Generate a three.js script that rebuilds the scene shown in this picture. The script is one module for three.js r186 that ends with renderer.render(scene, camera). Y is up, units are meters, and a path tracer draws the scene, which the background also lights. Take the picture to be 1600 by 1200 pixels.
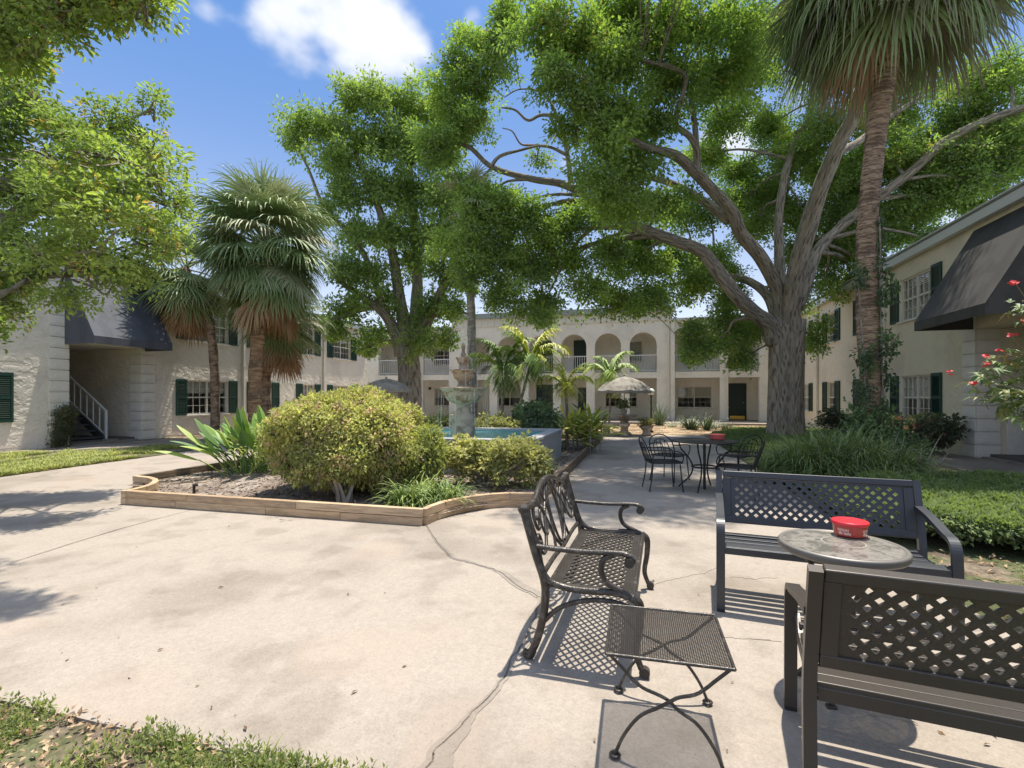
import * as THREE from 'three';
import { mergeGeometries } from 'three/addons/utils/BufferGeometryUtils.js';
import { RoundedBoxGeometry } from 'three/addons/geometries/RoundedBoxGeometry.js';

// ---------------------------------------------------------------- camera, sky, sun, exposure
const W = 1600, H = 1200, F = 770, CX = 800, CY = 620, EYE = 1.38, YAW = THREE.MathUtils.degToRad(15);
const SN = Math.sin(YAW), CS = Math.cos(YAW);
const scene = new THREE.Scene();
const camera = new THREE.PerspectiveCamera(2 * Math.atan(H / 2 / F) * 180 / Math.PI, W / H, 0.05, 2000);
camera.position.set(0, EYE, 0);
camera.rotation.set(0, YAW, 0);
camera.setViewOffset(W, H, 0, -(CY - H / 2), W, H);
const renderer = new THREE.WebGLRenderer({ antialias: true });
renderer.setSize(1024, 768);
renderer.toneMapping = THREE.LinearToneMapping;
renderer.toneMappingExposure = 1.52;
renderer.shadowMap.enabled = true;
const SUN = new THREE.Vector3(0.078, 1, -0.225).normalize();
const sun = new THREE.DirectionalLight(new THREE.Color(1, 0.925, 0.8), 4.6);
sun.position.copy(SUN).multiplyScalar(60);
sun.castShadow = true; sun.shadow.radius = 1.2; sun.shadow.mapSize.set(4096, 4096);
Object.assign(sun.shadow.camera, { left: -32, right: 32, top: 32, bottom: -32, near: 1, far: 140 });
scene.add(sun, sun.target);

// ---------------------------------------------------------------- numbers
function rng(seed) { let a = seed >>> 0; return () => { a = (a + 0x6d2b79f5) | 0; let t = Math.imul(a ^ (a >>> 15), 1 | a); t = (t + Math.imul(t ^ (t >>> 7), 61 | t)) ^ t; return ((t ^ (t >>> 14)) >>> 0) / 4294967296; }; }
const V = (x, y, z) => new THREE.Vector3(x, y, z);
const R = THREE.MathUtils.degToRad, lerp = THREE.MathUtils.lerp, clamp = THREE.MathUtils.clamp, sstep = THREE.MathUtils.smoothstep;
// world places read off the photograph: at a forward distance, on the ground, on a wall plane
const at = (px, py, d) => { const x = (px - CX) / F * d; return V(x * CS - d * SN, EYE + (CY - py) / F * d, -(x * SN + d * CS)); };
const gp = (px, py, h = 0) => at(px, py, (EYE - h) * F / (py - CY));
const cam = (x, d, y = 0) => V(x * CS - d * SN, y, -(x * SN + d * CS));
const sOnX = (px, X) => X / Math.tan(Math.atan((px - CX) / F) - YAW);          // distance along -Z on a side wall
const xOnZ = (px, Z) => -Z * Math.tan(Math.atan((px - CX) / F) - YAW);
function hash3(x, y, z) { let h = Math.imul(x, 374761393) + Math.imul(y, 668265263) + Math.imul(z, 2147483647 ^ 0x5bd1e995); h = Math.imul(h ^ (h >>> 13), 1274126177); h ^= h >>> 16; return (h >>> 0) / 4294967296; }
function noise3(x, y, z) {
  const xi = Math.floor(x), yi = Math.floor(y), zi = Math.floor(z); let u = x - xi, v = y - yi, w = z - zi;
  u = u * u * (3 - 2 * u); v = v * v * (3 - 2 * v); w = w * w * (3 - 2 * w);
  const l = (a, b, t) => a + (b - a) * t, h = (i, j, k) => hash3(xi + i, yi + j, zi + k);
  return l(l(l(h(0, 0, 0), h(1, 0, 0), u), l(h(0, 1, 0), h(1, 1, 0), u), v), l(l(h(0, 0, 1), h(1, 0, 1), u), l(h(0, 1, 1), h(1, 1, 1), u), v), w);
}
const fbm3 = (x, y, z, o = 4) => { let s = 0, a = 0.5, n = 0; for (let i = 0; i < o; i++) { s += a * noise3(x, y, z); n += a; x *= 2.03; y *= 2.03; z *= 2.03; a *= 0.5; } return s / n; };
// periodic value noise over the unit square, cx by cy cells, o octaves; its lattices are kept by seed
const lattices = [];
function pfbm(u, v, cx, cy, o, seed) {
  let e = lattices[seed]; while (e && (e.cx !== cx || e.cy !== cy || e.o !== o)) e = e.next;
  if (!e) { e = { cx, cy, o, next: lattices[seed], L: [] }; for (let i = 0, x = cx, y = cy, w = 0.5; i < o; i++, x *= 2, y *= 2, w *= 0.55) { const d = new Float32Array((x + 1) * (y + 1)); for (let q = 0; q <= y; q++) for (let p = 0; p <= x; p++) d[q * (x + 1) + p] = hash3(p % x, q % y, seed + i); e.L.push({ x, y, w, d }); } lattices[seed] = e; }
  u -= Math.floor(u); v -= Math.floor(v); let s = 0, n = 0;
  for (const { x, y, w, d } of e.L) { const U = u * x, Q = v * y; let xi = U | 0, yi = Q | 0; let a = U - xi, b = Q - yi; a = a * a * (3 - 2 * a); b = b * b * (3 - 2 * b); if (xi >= x) xi = 0; if (yi >= y) yi = 0; const k = yi * (x + 1) + xi, k2 = k + x + 1; s += w * ((d[k] * (1 - a) + d[k + 1] * a) * (1 - b) + (d[k2] * (1 - a) + d[k2 + 1] * a) * b); n += w; }
  return s / n;
}

// ---------------------------------------------------------------- the sky: clear blue, paler to the horizon, small fair-weather clouds
{
  const w = 4096, h = 2048, data = new Float32Array(w * h * 4);
  const dir = (px, py) => at(px, py, 1).sub(V(0, EYE, 0)).normalize();
  const seen = [[545, 30, 0.115, 1], [470, 22, 0.06, 0.8], [600, 62, 0.065, 0.9], [560, 92, 0.05, 0.7], [662, 82, 0.022, 0.5], [735, 22, 0.03, 0.7], [640, 108, 0.018, 0.55], [415, 30, 0.03, 0.5], [310, 18, 0.02, 0.4], [330, 2, 0.035, 0.45], [1165, 190, 0.06, 0.8], [1120, 215, 0.05, 0.7],
    [885, 270, 0.045, 0.8], [700, 545, 0.06, 0.6], [930, 330, 0.05, 0.7], [1250, 140, 0.05, 0.6], [1000, 120, 0.05, 0.6], [1480, 300, 0.07, 0.6]].map(([x, y, r, k]) => ({ d: dir(x, y), r, k }));
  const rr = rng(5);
  for (let i = 0; i < 74; i++) {                                                // the same kind of clouds outside the frame, extra ones added to brighten shade
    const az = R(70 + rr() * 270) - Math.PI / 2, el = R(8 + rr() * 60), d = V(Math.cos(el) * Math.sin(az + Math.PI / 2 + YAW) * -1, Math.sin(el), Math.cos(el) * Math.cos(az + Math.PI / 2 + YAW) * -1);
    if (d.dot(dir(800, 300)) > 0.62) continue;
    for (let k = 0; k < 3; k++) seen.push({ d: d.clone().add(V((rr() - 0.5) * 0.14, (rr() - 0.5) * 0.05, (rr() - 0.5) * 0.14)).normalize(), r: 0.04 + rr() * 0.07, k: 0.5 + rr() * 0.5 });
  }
  const cover = new Float32Array(w * h);
  for (const { d, r, k } of seen) {                                             // soft discs, each drawn over its own patch of the sky
    const reach = r * 2.2, lat = Math.asin(d.y), lon = Math.atan2(d.z, d.x), dl = Math.min(Math.PI, reach / Math.max(0.05, Math.cos(Math.min(1.55, Math.abs(lat) + reach))));
    const j0 = Math.max(0, Math.floor(((lat - reach) / Math.PI + 0.5) * h)), j1 = Math.min(h - 1, Math.ceil(((lat + reach) / Math.PI + 0.5) * h)), n = Math.ceil(dl / (2 * Math.PI) * w), ic = Math.round((lon / (2 * Math.PI) + 0.5) * w);
    for (let j = j0; j <= j1; j++) { const la = ((j + 0.5) / h - 0.5) * Math.PI, y = Math.sin(la), cl = Math.cos(la); for (let q = ic - n; q <= ic + n; q++) { const i = ((q % w) + w) % w, ph = ((i + 0.5) / w - 0.5) * 2 * Math.PI, dt = Math.cos(ph) * cl * d.x + y * d.y + Math.sin(ph) * cl * d.z; const an = Math.acos(Math.min(1, dt)) / r; if (an > 2.2) continue; const g = Math.exp(-an * an * 1.3) * k, o = j * w + i; cover[o] += g - cover[o] * g; } }
  }
  for (let j = 0; j < h; j++) {
    const lat = ((j + 0.5) / h - 0.5) * Math.PI, y = Math.sin(lat), cl = Math.cos(lat);
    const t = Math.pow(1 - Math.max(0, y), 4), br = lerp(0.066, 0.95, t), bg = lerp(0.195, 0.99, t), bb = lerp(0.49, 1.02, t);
    for (let i = 0; i < w; i++) {
      const o = (j * w + i) * 4, m = cover[j * w + i]; let a = 0;
      if (m > 0.03) { const ph = ((i + 0.5) / w - 0.5) * 2 * Math.PI, n = fbm3(Math.cos(ph) * cl * 11 + 3, y * 17, Math.sin(ph) * cl * 11, 6); a = 0.92 * sstep(m + (n - 0.5) * 1.6, 0.25, 1.05); }
      if (y < 0) { data[o] = 0.2; data[o + 1] = 0.19; data[o + 2] = 0.16; } else { 
        const ph = ((i + 0.5) / w - 0.5) * 2 * Math.PI, q = Math.acos(clamp(Math.cos(ph) * cl * SUN.x + y * SUN.y + Math.sin(ph) * cl * SUN.z, -1, 1)), gl = 2.2 * Math.exp(-q * q * 22) + 0.4 * Math.exp(-q * q * 3.8);   // bright air round the sun, out of view, strengthened to lift the shade
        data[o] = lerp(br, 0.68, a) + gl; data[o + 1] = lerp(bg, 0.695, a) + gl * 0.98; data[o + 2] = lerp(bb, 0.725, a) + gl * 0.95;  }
      data[o + 3] = 1;
    }
  }
  const t = new THREE.DataTexture(data, w, h, THREE.RGBAFormat, THREE.FloatType);
  t.mapping = THREE.EquirectangularReflectionMapping; t.magFilter = t.minFilter = THREE.LinearFilter; t.needsUpdate = true;
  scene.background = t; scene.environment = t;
}

// ---------------------------------------------------------------- textures
const l2s = (c) => Math.round(255 * clamp(c <= 0.0031308 ? c * 12.92 : 1.055 * Math.pow(c, 1 / 2.4) - 0.055, 0, 1));
function tex(size, fn, color = true) {
  const d = new Uint8Array(size * size * 4);
  for (let j = 0, o = 0; j < size; j++) for (let i = 0; i < size; i++, o += 4) {
    const c = fn(i / size, j / size, i, j);
    if (color) { d[o] = l2s(c[0]); d[o + 1] = l2s(c[1]); d[o + 2] = l2s(c[2]); } else d[o] = d[o + 1] = d[o + 2] = clamp(c * 255, 0, 255);
    d[o + 3] = 255;
  }
  const t = new THREE.DataTexture(d, size, size, THREE.RGBAFormat);
  t.wrapS = t.wrapT = THREE.RepeatWrapping; t.magFilter = THREE.LinearFilter; t.minFilter = THREE.LinearMipmapLinearFilter;
  if (color) t.colorSpace = THREE.SRGBColorSpace; t.needsUpdate = true; return t;
}
const rep = (t, m) => { t.repeat.set(1 / m, 1 / m); return t; };               // one tile every m metres
const mixc = (a, b, t) => [lerp(a[0], b[0], t), lerp(a[1], b[1], t), lerp(a[2], b[2], t)];
const mul = (a, k) => [a[0] * k, a[1] * k, a[2] * k];
const mat = (o) => new THREE.MeshStandardMaterial({ side: THREE.DoubleSide, roughness: 0.8, ...o });
const phys = (o) => new THREE.MeshPhysicalMaterial({ side: THREE.DoubleSide, roughness: 0.8, ...o });
const lin = (r, g, b) => new THREE.Color().setRGB(r, g, b);
const M = {};
{
  const r = rng(77), S = 2048, sp = new Float32Array(S * S); for (let i = 0; i < S * S; i++) sp[i] = r();
  const conc = (u, v, i, j) => {                                                // broom-swept old concrete with fine aggregate and blotchy stains
    const big = pfbm(u, v, 5, 5, 4, 11), mid = pfbm(u, v, 23, 23, 3, 31), fine = pfbm(u, v, 300, 300, 2, 51), s = sp[j * S + i], s2 = sp[((j >> 1) * S + (i >> 1))];
    const dirt = sstep(big, 0.5, 0.72) * 0.75 + sstep(mid, 0.52, 0.76) * 0.5;
    let c = mixc([0.355, 0.308, 0.26], [0.235, 0.2, 0.163], clamp(dirt, 0, 1));
    c = mul(c, 0.86 + 0.16 * fine + 0.18 * (s2 - 0.5));
    const rust = sstep(pfbm(u, v, 9, 9, 3, 91), 0.63, 0.74) * 0.3; c = mixc(c, [0.37, 0.29, 0.23], rust);
    if (s2 > 0.96) c = mul(c, 0.8); else if (s2 < 0.03) c = mul(c, 1.12);
    if (s > 0.99985) c = [0.05, 0.035, 0.025];
    return c;
  };
  M.concrete = mat({ map: rep(tex(S, conc), 7), bumpMap: rep(tex(1024, (u, v) => 0.5 * pfbm(u, v, 160, 160, 3, 7) + 0.5 * pfbm(u, v, 20, 20, 3, 8), false), 2), bumpScale: 0.004, roughness: 0.88 });
  M.patch = mat({ color: lin(0.82, 0.83, 0.84), map: M.concrete.map, bumpMap: M.concrete.bumpMap, bumpScale: 0.003, roughness: 0.9 });
  M.walk = mat({ color: lin(0.9, 0.9, 0.92), map: M.concrete.map, bumpMap: M.concrete.bumpMap, bumpScale: 0.003, roughness: 0.9 });
}
M.sealant = mat({ color: lin(0.2, 0.165, 0.13), roughness: 0.95 });
const stuccoBump = rep(tex(1024, (u, v) => { const a = pfbm(u, v, 14, 18, 3, 3), b = pfbm(u, v, 60, 60, 3, 4); return clamp(sstep(a, 0.35, 0.65) * 0.7 + b * 0.35, 0, 1); }, false), 2.2);
const stuccoMap = (base, seed) => rep(tex(1024, (u, v) => { const a = pfbm(u, v, 4, 4, 5, seed), b = pfbm(u, v, 90, 90, 2, seed + 9); return mul(mixc(base, mul(base, 0.82), sstep(a, 0.45, 0.75) * 0.7), 0.94 + 0.1 * b); }), 3.1);
M.stucco = mat({ map: stuccoMap([0.78, 0.715, 0.62], 21), bumpMap: stuccoBump, bumpScale: 0.011, roughness: 0.92 });
M.stuccoBounce = mat({ map: stuccoMap([0.8, 0.72, 0.55], 22), bumpMap: stuccoBump, bumpScale: 0.008, roughness: 0.92 });  // cream stucco of the right block, warm bounced light put into its colour
M.stuccoBack = mat({ map: stuccoMap([0.84, 0.8, 0.72], 23), bumpMap: stuccoBump, bumpScale: 0.006, roughness: 0.92 });
M.quoin = mat({ map: stuccoMap([0.78, 0.74, 0.66], 26), bumpMap: stuccoBump, bumpScale: 0.003, roughness: 0.9 });
M.trim = mat({ color: lin(0.72, 0.68, 0.6), roughness: 0.6 });
M.rail = mat({ color: lin(0.7, 0.72, 0.74), roughness: 0.5 });
M.roof = mat({ color: lin(0.3, 0.33, 0.33), roughness: 0.6 });
M.fascia = mat({ color: lin(0.62, 0.64, 0.6), roughness: 0.5 });
M.shutter = mat({ color: lin(0.012, 0.055, 0.042), roughness: 0.5 });
M.door = mat({ color: lin(0.008, 0.03, 0.024), roughness: 0.4 });
M.brass = mat({ color: lin(0.75, 0.5, 0.12), metalness: 1, roughness: 0.3 });
M.glass = phys({ color: lin(0.9, 0.93, 0.92), transmission: 1, thickness: 0, roughness: 0.03, ior: 1.52 });
M.blind = mat({ color: lin(0.72, 0.68, 0.58), roughness: 0.7 });
M.inside = mat({ color: lin(0.12, 0.11, 0.1), roughness: 0.9 });
const weave = rep(tex(512, (u, v) => mul([1, 1, 1], 0.82 + 0.3 * pfbm(u, v, 160, 160, 2, 5) - 0.22 * sstep(pfbm(u, v, 5, 5, 4, 61), 0.45, 0.7))), 1.2);
M.awningNavy = mat({ map: weave, color: lin(0.095, 0.105, 0.13), roughness: 0.6 });
M.awningBlack = mat({ map: weave, color: lin(0.075, 0.07, 0.068), roughness: 0.65 });
M.step = mat({ color: lin(0.05, 0.053, 0.055), roughness: 0.7 });
{
  const bark = (u, v) => { const w = pfbm(u, v, 6, 3, 3, 71), a = pfbm(u + w * 0.1, v, 26, 5, 5, 72); return a; };
  M.bark = mat({ map: rep(tex(1024, (u, v) => { const a = bark(u, v), l = pfbm(u, v, 5, 5, 4, 75); let c = mixc([0.14, 0.115, 0.092], [0.4, 0.335, 0.265], sstep(a, 0.26, 0.62)); return mixc(c, [0.3, 0.29, 0.25], sstep(l, 0.56, 0.72) * 0.6); }), 1.1), bumpMap: rep(tex(1024, bark, false), 1.1), bumpScale: 0.06, roughness: 0.95 });
  const pal = (u, v) => 0.55 * pfbm(u, v, 3, 26, 3, 81) + 0.45 * pfbm(u, v, 12, 50, 2, 82);
  M.palmBark = mat({ map: rep(tex(1024, (u, v) => mixc(mixc([0.14, 0.092, 0.062], [0.42, 0.295, 0.195], sstep(pal(u, v), 0.28, 0.68)), [0.09, 0.065, 0.05], sstep(pfbm(u, v, 5, 4, 4, 87), 0.52, 0.66) * 0.8)), 1), bumpMap: rep(tex(1024, pal, false), 1), bumpScale: 0.05, roughness: 0.95 });
  M.palmOrange = mat({ map: rep(tex(512, (u, v) => mixc(mixc([0.19, 0.115, 0.065], [0.4, 0.265, 0.155], sstep(pal(u, v), 0.28, 0.68)), [0.13, 0.09, 0.06], sstep(pfbm(u, v, 5, 4, 4, 88), 0.52, 0.66) * 0.7)), 1), bumpMap: M.palmBark.bumpMap, bumpScale: 0.05, roughness: 0.95 });
  M.palmGrey = mat({ map: rep(tex(512, (u, v) => mixc([0.2, 0.17, 0.13], [0.42, 0.38, 0.31], sstep(pal(u, v), 0.3, 0.65))), 1), bumpMap: M.palmBark.bumpMap, bumpScale: 0.03, roughness: 0.95 });
  const grain = (u, v) => { const w = pfbm(u, v, 2, 3, 3, 41); return 0.6 * pfbm(u, v + w * 0.06, 3, 40, 3, 42) + 0.4 * pfbm(u, v, 12, 120, 2, 43); };
  M.woods = [[0.53, 0.37, 0.22], [0.47, 0.335, 0.21], [0.57, 0.42, 0.265]].map((c, k) => mat({ map: rep(tex(512, (u, v) => { const g = grain(u + k * 0.3, v + k * 0.37), kn = Math.hypot((u - 0.3 - k * 0.2) * 6, (v - 0.4) * 14); return mul(mixc(mul(c, 0.66), c, sstep(g, 0.3, 0.62)), kn < 0.6 ? 0.45 : 1); }), 0.9), roughness: 0.85 }));
  M.woodOld = [[0.2, 0.145, 0.1], [0.24, 0.18, 0.13]].map((c, k) => mat({ map: rep(tex(512, (u, v) => mul(mixc(mul(c, 0.5), c, sstep(grain(u + k * 0.41, v + k * 0.2), 0.3, 0.65)), 1)), 0.9), roughness: 0.9 }));
}
M.soil = mat({ map: rep(tex(1024, (u, v) => { const a = pfbm(u, v, 7, 7, 4, 15), b = pfbm(u, v, 120, 120, 3, 16); return mul(mixc([0.2, 0.155, 0.125], [0.34, 0.29, 0.25], sstep(a, 0.35, 0.7)), 0.55 + 0.9 * b * b * 1.6); }), 2.3), bumpMap: rep(tex(512, (u, v) => pfbm(u, v, 50, 50, 4, 17), false), 1.4), bumpScale: 0.03, roughness: 1 });
M.dirt = mat({ map: rep(tex(1024, (u, v) => { const a = pfbm(u, v, 6, 6, 4, 25), b = pfbm(u, v, 110, 110, 3, 26), c = pfbm(u, v, 9, 9, 4, 27); return mul(mixc(mixc([0.1, 0.075, 0.05], [0.21, 0.17, 0.125], sstep(a, 0.4, 0.72)), [0.075, 0.1, 0.03], sstep(c, 0.44, 0.62) * 0.75), 0.5 + b); }), 2.7), bumpMap: M.soil.bumpMap, bumpScale: 0.03, roughness: 1 });
M.litter = mat({ map: rep(tex(1024, (u, v) => { const a = pfbm(u, v, 6, 6, 4, 35), b = pfbm(u, v, 90, 90, 3, 36); return mul(mixc([0.2, 0.13, 0.075], [0.46, 0.35, 0.22], sstep(a, 0.35, 0.65)), 0.45 + 1.05 * b); }), 2.6), bumpMap: M.soil.bumpMap, bumpScale: 0.03, roughness: 1 });
M.stone = mat({ map: rep(tex(1024, (u, v) => { const a = pfbm(u, v, 8, 8, 5, 45), b = pfbm(u, v, 40, 40, 3, 46); return mul(mixc([0.56, 0.45, 0.32], [0.33, 0.21, 0.12], sstep(a, 0.45, 0.68)), 0.75 + 0.5 * b); }), 0.9), bumpMap: rep(tex(512, (u, v) => pfbm(u, v, 30, 30, 4, 47), false), 0.6), bumpScale: 0.015, roughness: 0.9 });
M.stoneGrey = mat({ map: rep(tex(512, (u, v) => { const a = pfbm(u, v, 6, 6, 5, 48); return mixc([0.5, 0.42, 0.32], [0.27, 0.21, 0.155], sstep(a, 0.4, 0.7)); }), 0.9), bumpMap: M.stone.bumpMap, bumpScale: 0.01, roughness: 0.92 });
M.poolWall = mat({ map: stuccoMap([0.36, 0.37, 0.38], 28), bumpMap: stuccoBump, bumpScale: 0.006, roughness: 0.9 });
M.poolFloor = mat({ color: lin(0.12, 0.42, 0.42), roughness: 0.7 });
M.water = phys({ color: lin(0.75, 0.93, 0.93), transmission: 0.85, thickness: 0, roughness: 0.05, ior: 1.33, bumpMap: rep(tex(512, (u, v) => pfbm(u, v, 10, 10, 4, 55), false), 1), bumpScale: 0.02 });
M.spray = phys({ color: lin(0.93, 0.95, 0.96), transmission: 0.75, thickness: 0, roughness: 0.5 });
M.canvas = mat({ map: rep(tex(512, (u, v) => mixc([0.33, 0.305, 0.265], [0.23, 0.205, 0.17], sstep(pfbm(u, v, 5, 5, 5, 65), 0.35, 0.75))), 0.8), roughness: 0.9 });
M.iron = mat({ map: rep(tex(512, (u, v) => mixc([0.055, 0.047, 0.041], [0.12, 0.108, 0.097], sstep(pfbm(u, v, 12, 12, 4, 95), 0.5, 0.75))), 0.35), bumpMap: rep(tex(512, (u, v) => pfbm(u, v, 60, 60, 2, 96), false), 0.3), bumpScale: 0.0012, roughness: 0.36, metalness: 0.3 });
M.bronze = mat({ map: rep(tex(512, (u, v) => mixc([0.055, 0.047, 0.04], [0.09, 0.078, 0.068], clamp(pfbm(u, v, 60, 60, 2, 97) + 0.9 * sstep(pfbm(u, v, 30, 30, 3, 98), 0.7, 0.78), 0, 1.6))), 0.3), roughness: 0.36, metalness: 0.3 });
M.steelGrey = mat({ color: lin(0.05, 0.053, 0.06), roughness: 0.4, metalness: 0.25 });
M.black = mat({ color: lin(0.012, 0.012, 0.014), roughness: 0.5 });
const leafMat = (o = {}) => phys({ color: 0xffffff, transmission: 0.58, thickness: 0, roughness: 1, ...o });
M.leaf = leafMat();
M.frond = leafMat({ transmission: 0.3, roughness: 0.6 });
M.dry = leafMat({ transmission: 0.2, roughness: 1 });

// ---------------------------------------------------------------- geometry
const prep = (g) => {
  let n = g.index ? g.toNonIndexed() : g;
  for (const k of Object.keys(n.attributes)) if (!['position', 'normal', 'uv'].includes(k)) n.deleteAttribute(k);
  if (!n.attributes.normal) n.computeVertexNormals();
  if (!n.attributes.uv) n.setAttribute('uv', new THREE.BufferAttribute(new Float32Array(n.attributes.position.count * 2), 2));
  n.clearGroups(); n.morphAttributes = {}; return n;
};
const merge = (a) => { a = a.flat(9).filter(Boolean).map(prep); return a.length === 1 ? a[0] : mergeGeometries(a, false); };
function boxUV(g, ox = 0, oy = 0) {                                            // uv in metres, by the way each face points
  g = prep(g); const p = g.attributes.position, uv = g.attributes.uv, a = V(), b = V(), c = V(), n = V();
  for (let i = 0; i < p.count; i += 3) {
    a.fromBufferAttribute(p, i); b.fromBufferAttribute(p, i + 1); c.fromBufferAttribute(p, i + 2);
    n.copy(b).sub(a).cross(c.clone().sub(a)); const x = Math.abs(n.x), y = Math.abs(n.y), z = Math.abs(n.z);
    for (const [k, q] of [[i, a], [i + 1, b], [i + 2, c]]) {
      if (y >= x && y >= z) uv.setXY(k, q.x + ox, q.z + oy); else if (x >= z) uv.setXY(k, q.z + ox, q.y + oy); else uv.setXY(k, q.x + ox, q.y + oy);
    }
  }
  return g;
}
const place = (g, x, y, z, rx = 0, ry = 0, rz = 0) => { if (rx) g.rotateX(rx); if (rz) g.rotateZ(rz); if (ry) g.rotateY(ry); return g.translate(x, y, z); };
const box = (w, h, d, x = 0, y = 0, z = 0, rx = 0, ry = 0, rz = 0) => place(prep(new THREE.BoxGeometry(w, h, d)), x, y, z, rx, ry, rz);
const rbox = (w, h, d, r, x = 0, y = 0, z = 0, rx = 0, ry = 0, rz = 0) => place(prep(new RoundedBoxGeometry(w, h, d, 1, r)), x, y, z, rx, ry, rz);
const cyl = (r0, r1, h, x, y, z, seg = 12) => prep(new THREE.CylinderGeometry(r1, r0, h, seg)).translate(x, y + h / 2, z);
const ball = (r, x, y, z, s = 10) => prep(new THREE.SphereGeometry(r, s, Math.max(6, s * 0.7 | 0))).translate(x, y, z);
const lathe = (pts, seg = 24) => prep(new THREE.LatheGeometry(pts.map(([r, y]) => new THREE.Vector2(Math.max(r, 0.0001), y)), seg));
const extr = (shape, depth, curve = 12) => prep(new THREE.ExtrudeGeometry(shape, { depth, bevelEnabled: false, curveSegments: curve }));
const poly = (pts) => { const s = new THREE.Shape(); pts.forEach(([x, y], i) => i ? s.lineTo(x, y) : s.moveTo(x, y)); s.closePath(); return s; };
const spline = (pts, n, closed = false) => new THREE.CatmullRomCurve3(pts.map((p) => Array.isArray(p) ? V(...p) : p), closed, 'centripetal').getPoints(n);
// a tube through points, round or flat (k squeezes it along "up"), radius a number or a function of 0..1, mod(angle, t) for roots and ribs
function tube(pts, rad, seg = 8, o = {}) {
  pts = pts.map((p) => Array.isArray(p) ? V(...p) : p); const n = pts.length, pos = [], nor = [], uv = [], closed = !!o.closed;
  let up = o.up ? o.up.clone() : null, prev = null, len = 0; const rings = [];
  for (let i = 0; i < n; i++) {
    const t = (closed ? pts[(i + 1) % n] : pts[Math.min(n - 1, i + 1)]).clone().sub(closed ? pts[(i + n - 1) % n] : pts[Math.max(0, i - 1)]).normalize();
    let u; if (o.up) u = o.up.clone().addScaledVector(t, -o.up.dot(t)).normalize();
    else if (!prev) { u = Math.abs(t.y) < 0.9 ? V(0, 1, 0) : V(0, 0, 1); u.addScaledVector(t, -u.dot(t)).normalize(); } else u = prev.clone().addScaledVector(t, -prev.dot(t)).normalize();
    prev = u; const s = t.clone().cross(u); if (i) len += pts[i].distanceTo(pts[i - 1]);
    const q = n > 1 ? i / (n - 1) : 0, r = typeof rad === 'function' ? rad(q) : rad, ring = [];
    for (let j = 0; j <= seg; j++) { const a = j / seg * Math.PI * 2, m = o.mod ? o.mod(a, q, pts[i]) : 1, c = Math.cos(a), d = Math.sin(a); ring.push([pts[i].clone().addScaledVector(s, c * r * m).addScaledVector(u, d * r * m * (o.k || 1)), s.clone().multiplyScalar(c).addScaledVector(u, d / (o.k || 1)).normalize(), (o.uround || 2 * Math.PI * r) * j / seg, len]); }
    rings.push(ring);
  }
  const quad = (A, B, C, D) => { for (const q of [A, B, C, A, C, D]) { pos.push(q[0].x, q[0].y, q[0].z); nor.push(q[1].x, q[1].y, q[1].z); uv.push(q[2], q[3]); } };
  for (let i = 0; i < (closed ? n : n - 1); i++) { const a = rings[i], b = rings[(i + 1) % n]; for (let j = 0; j < seg; j++) quad(a[j], b[j], b[j + 1], a[j + 1]); }
  if (!closed && o.caps !== false) for (const [k, sg] of [[0, -1], [n - 1, 1]]) {
    const ring = rings[k], c = pts[k], t = pts[k ? k : 1].clone().sub(pts[k ? k - 1 : 0]).normalize().multiplyScalar(sg);
    for (let j = 0; j < seg; j++) for (const q of sg > 0 ? [c, ring[j + 1][0], ring[j][0]] : [c, ring[j][0], ring[j + 1][0]]) { pos.push(q.x, q.y, q.z); nor.push(t.x, t.y, t.z); uv.push(0, 0); }
  }
  const g = new THREE.BufferGeometry(); g.setAttribute('position', new THREE.Float32BufferAttribute(pos, 3)); g.setAttribute('normal', new THREE.Float32BufferAttribute(nor, 3)); g.setAttribute('uv', new THREE.Float32BufferAttribute(uv, 2));
  return o.mod ? smooth(g) : g;
}
function smooth(g) {                                                           // averaged normals for a soup of triangles
  const p = g.attributes.position, m = new Map(), a = V(), b = V(), c = V(), key = (i) => (p.getX(i) * 2000 | 0) + '_' + (p.getY(i) * 2000 | 0) + '_' + (p.getZ(i) * 2000 | 0), ks = [];
  for (let i = 0; i < p.count; i++) ks.push(key(i));
  for (let i = 0; i < p.count; i += 3) { a.fromBufferAttribute(p, i); b.fromBufferAttribute(p, i + 1); c.fromBufferAttribute(p, i + 2); const n = b.sub(a).cross(c.sub(a)); for (let k = 0; k < 3; k++) { const e = m.get(ks[i + k]); if (e) e.add(n); else m.set(ks[i + k], n.clone()); } }
  const nr = new Float32Array(p.count * 3); for (let i = 0; i < p.count; i++) { const n = m.get(ks[i]).clone().normalize(); nr.set([n.x, n.y, n.z], i * 3); }
  g.setAttribute('normal', new THREE.BufferAttribute(nr, 3)); return g;
}
const tri = (P) => { const g = new THREE.BufferGeometry(); g.setAttribute('position', new THREE.Float32BufferAttribute(P, 3)); g.computeVertexNormals(); return prep(g); };

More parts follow.
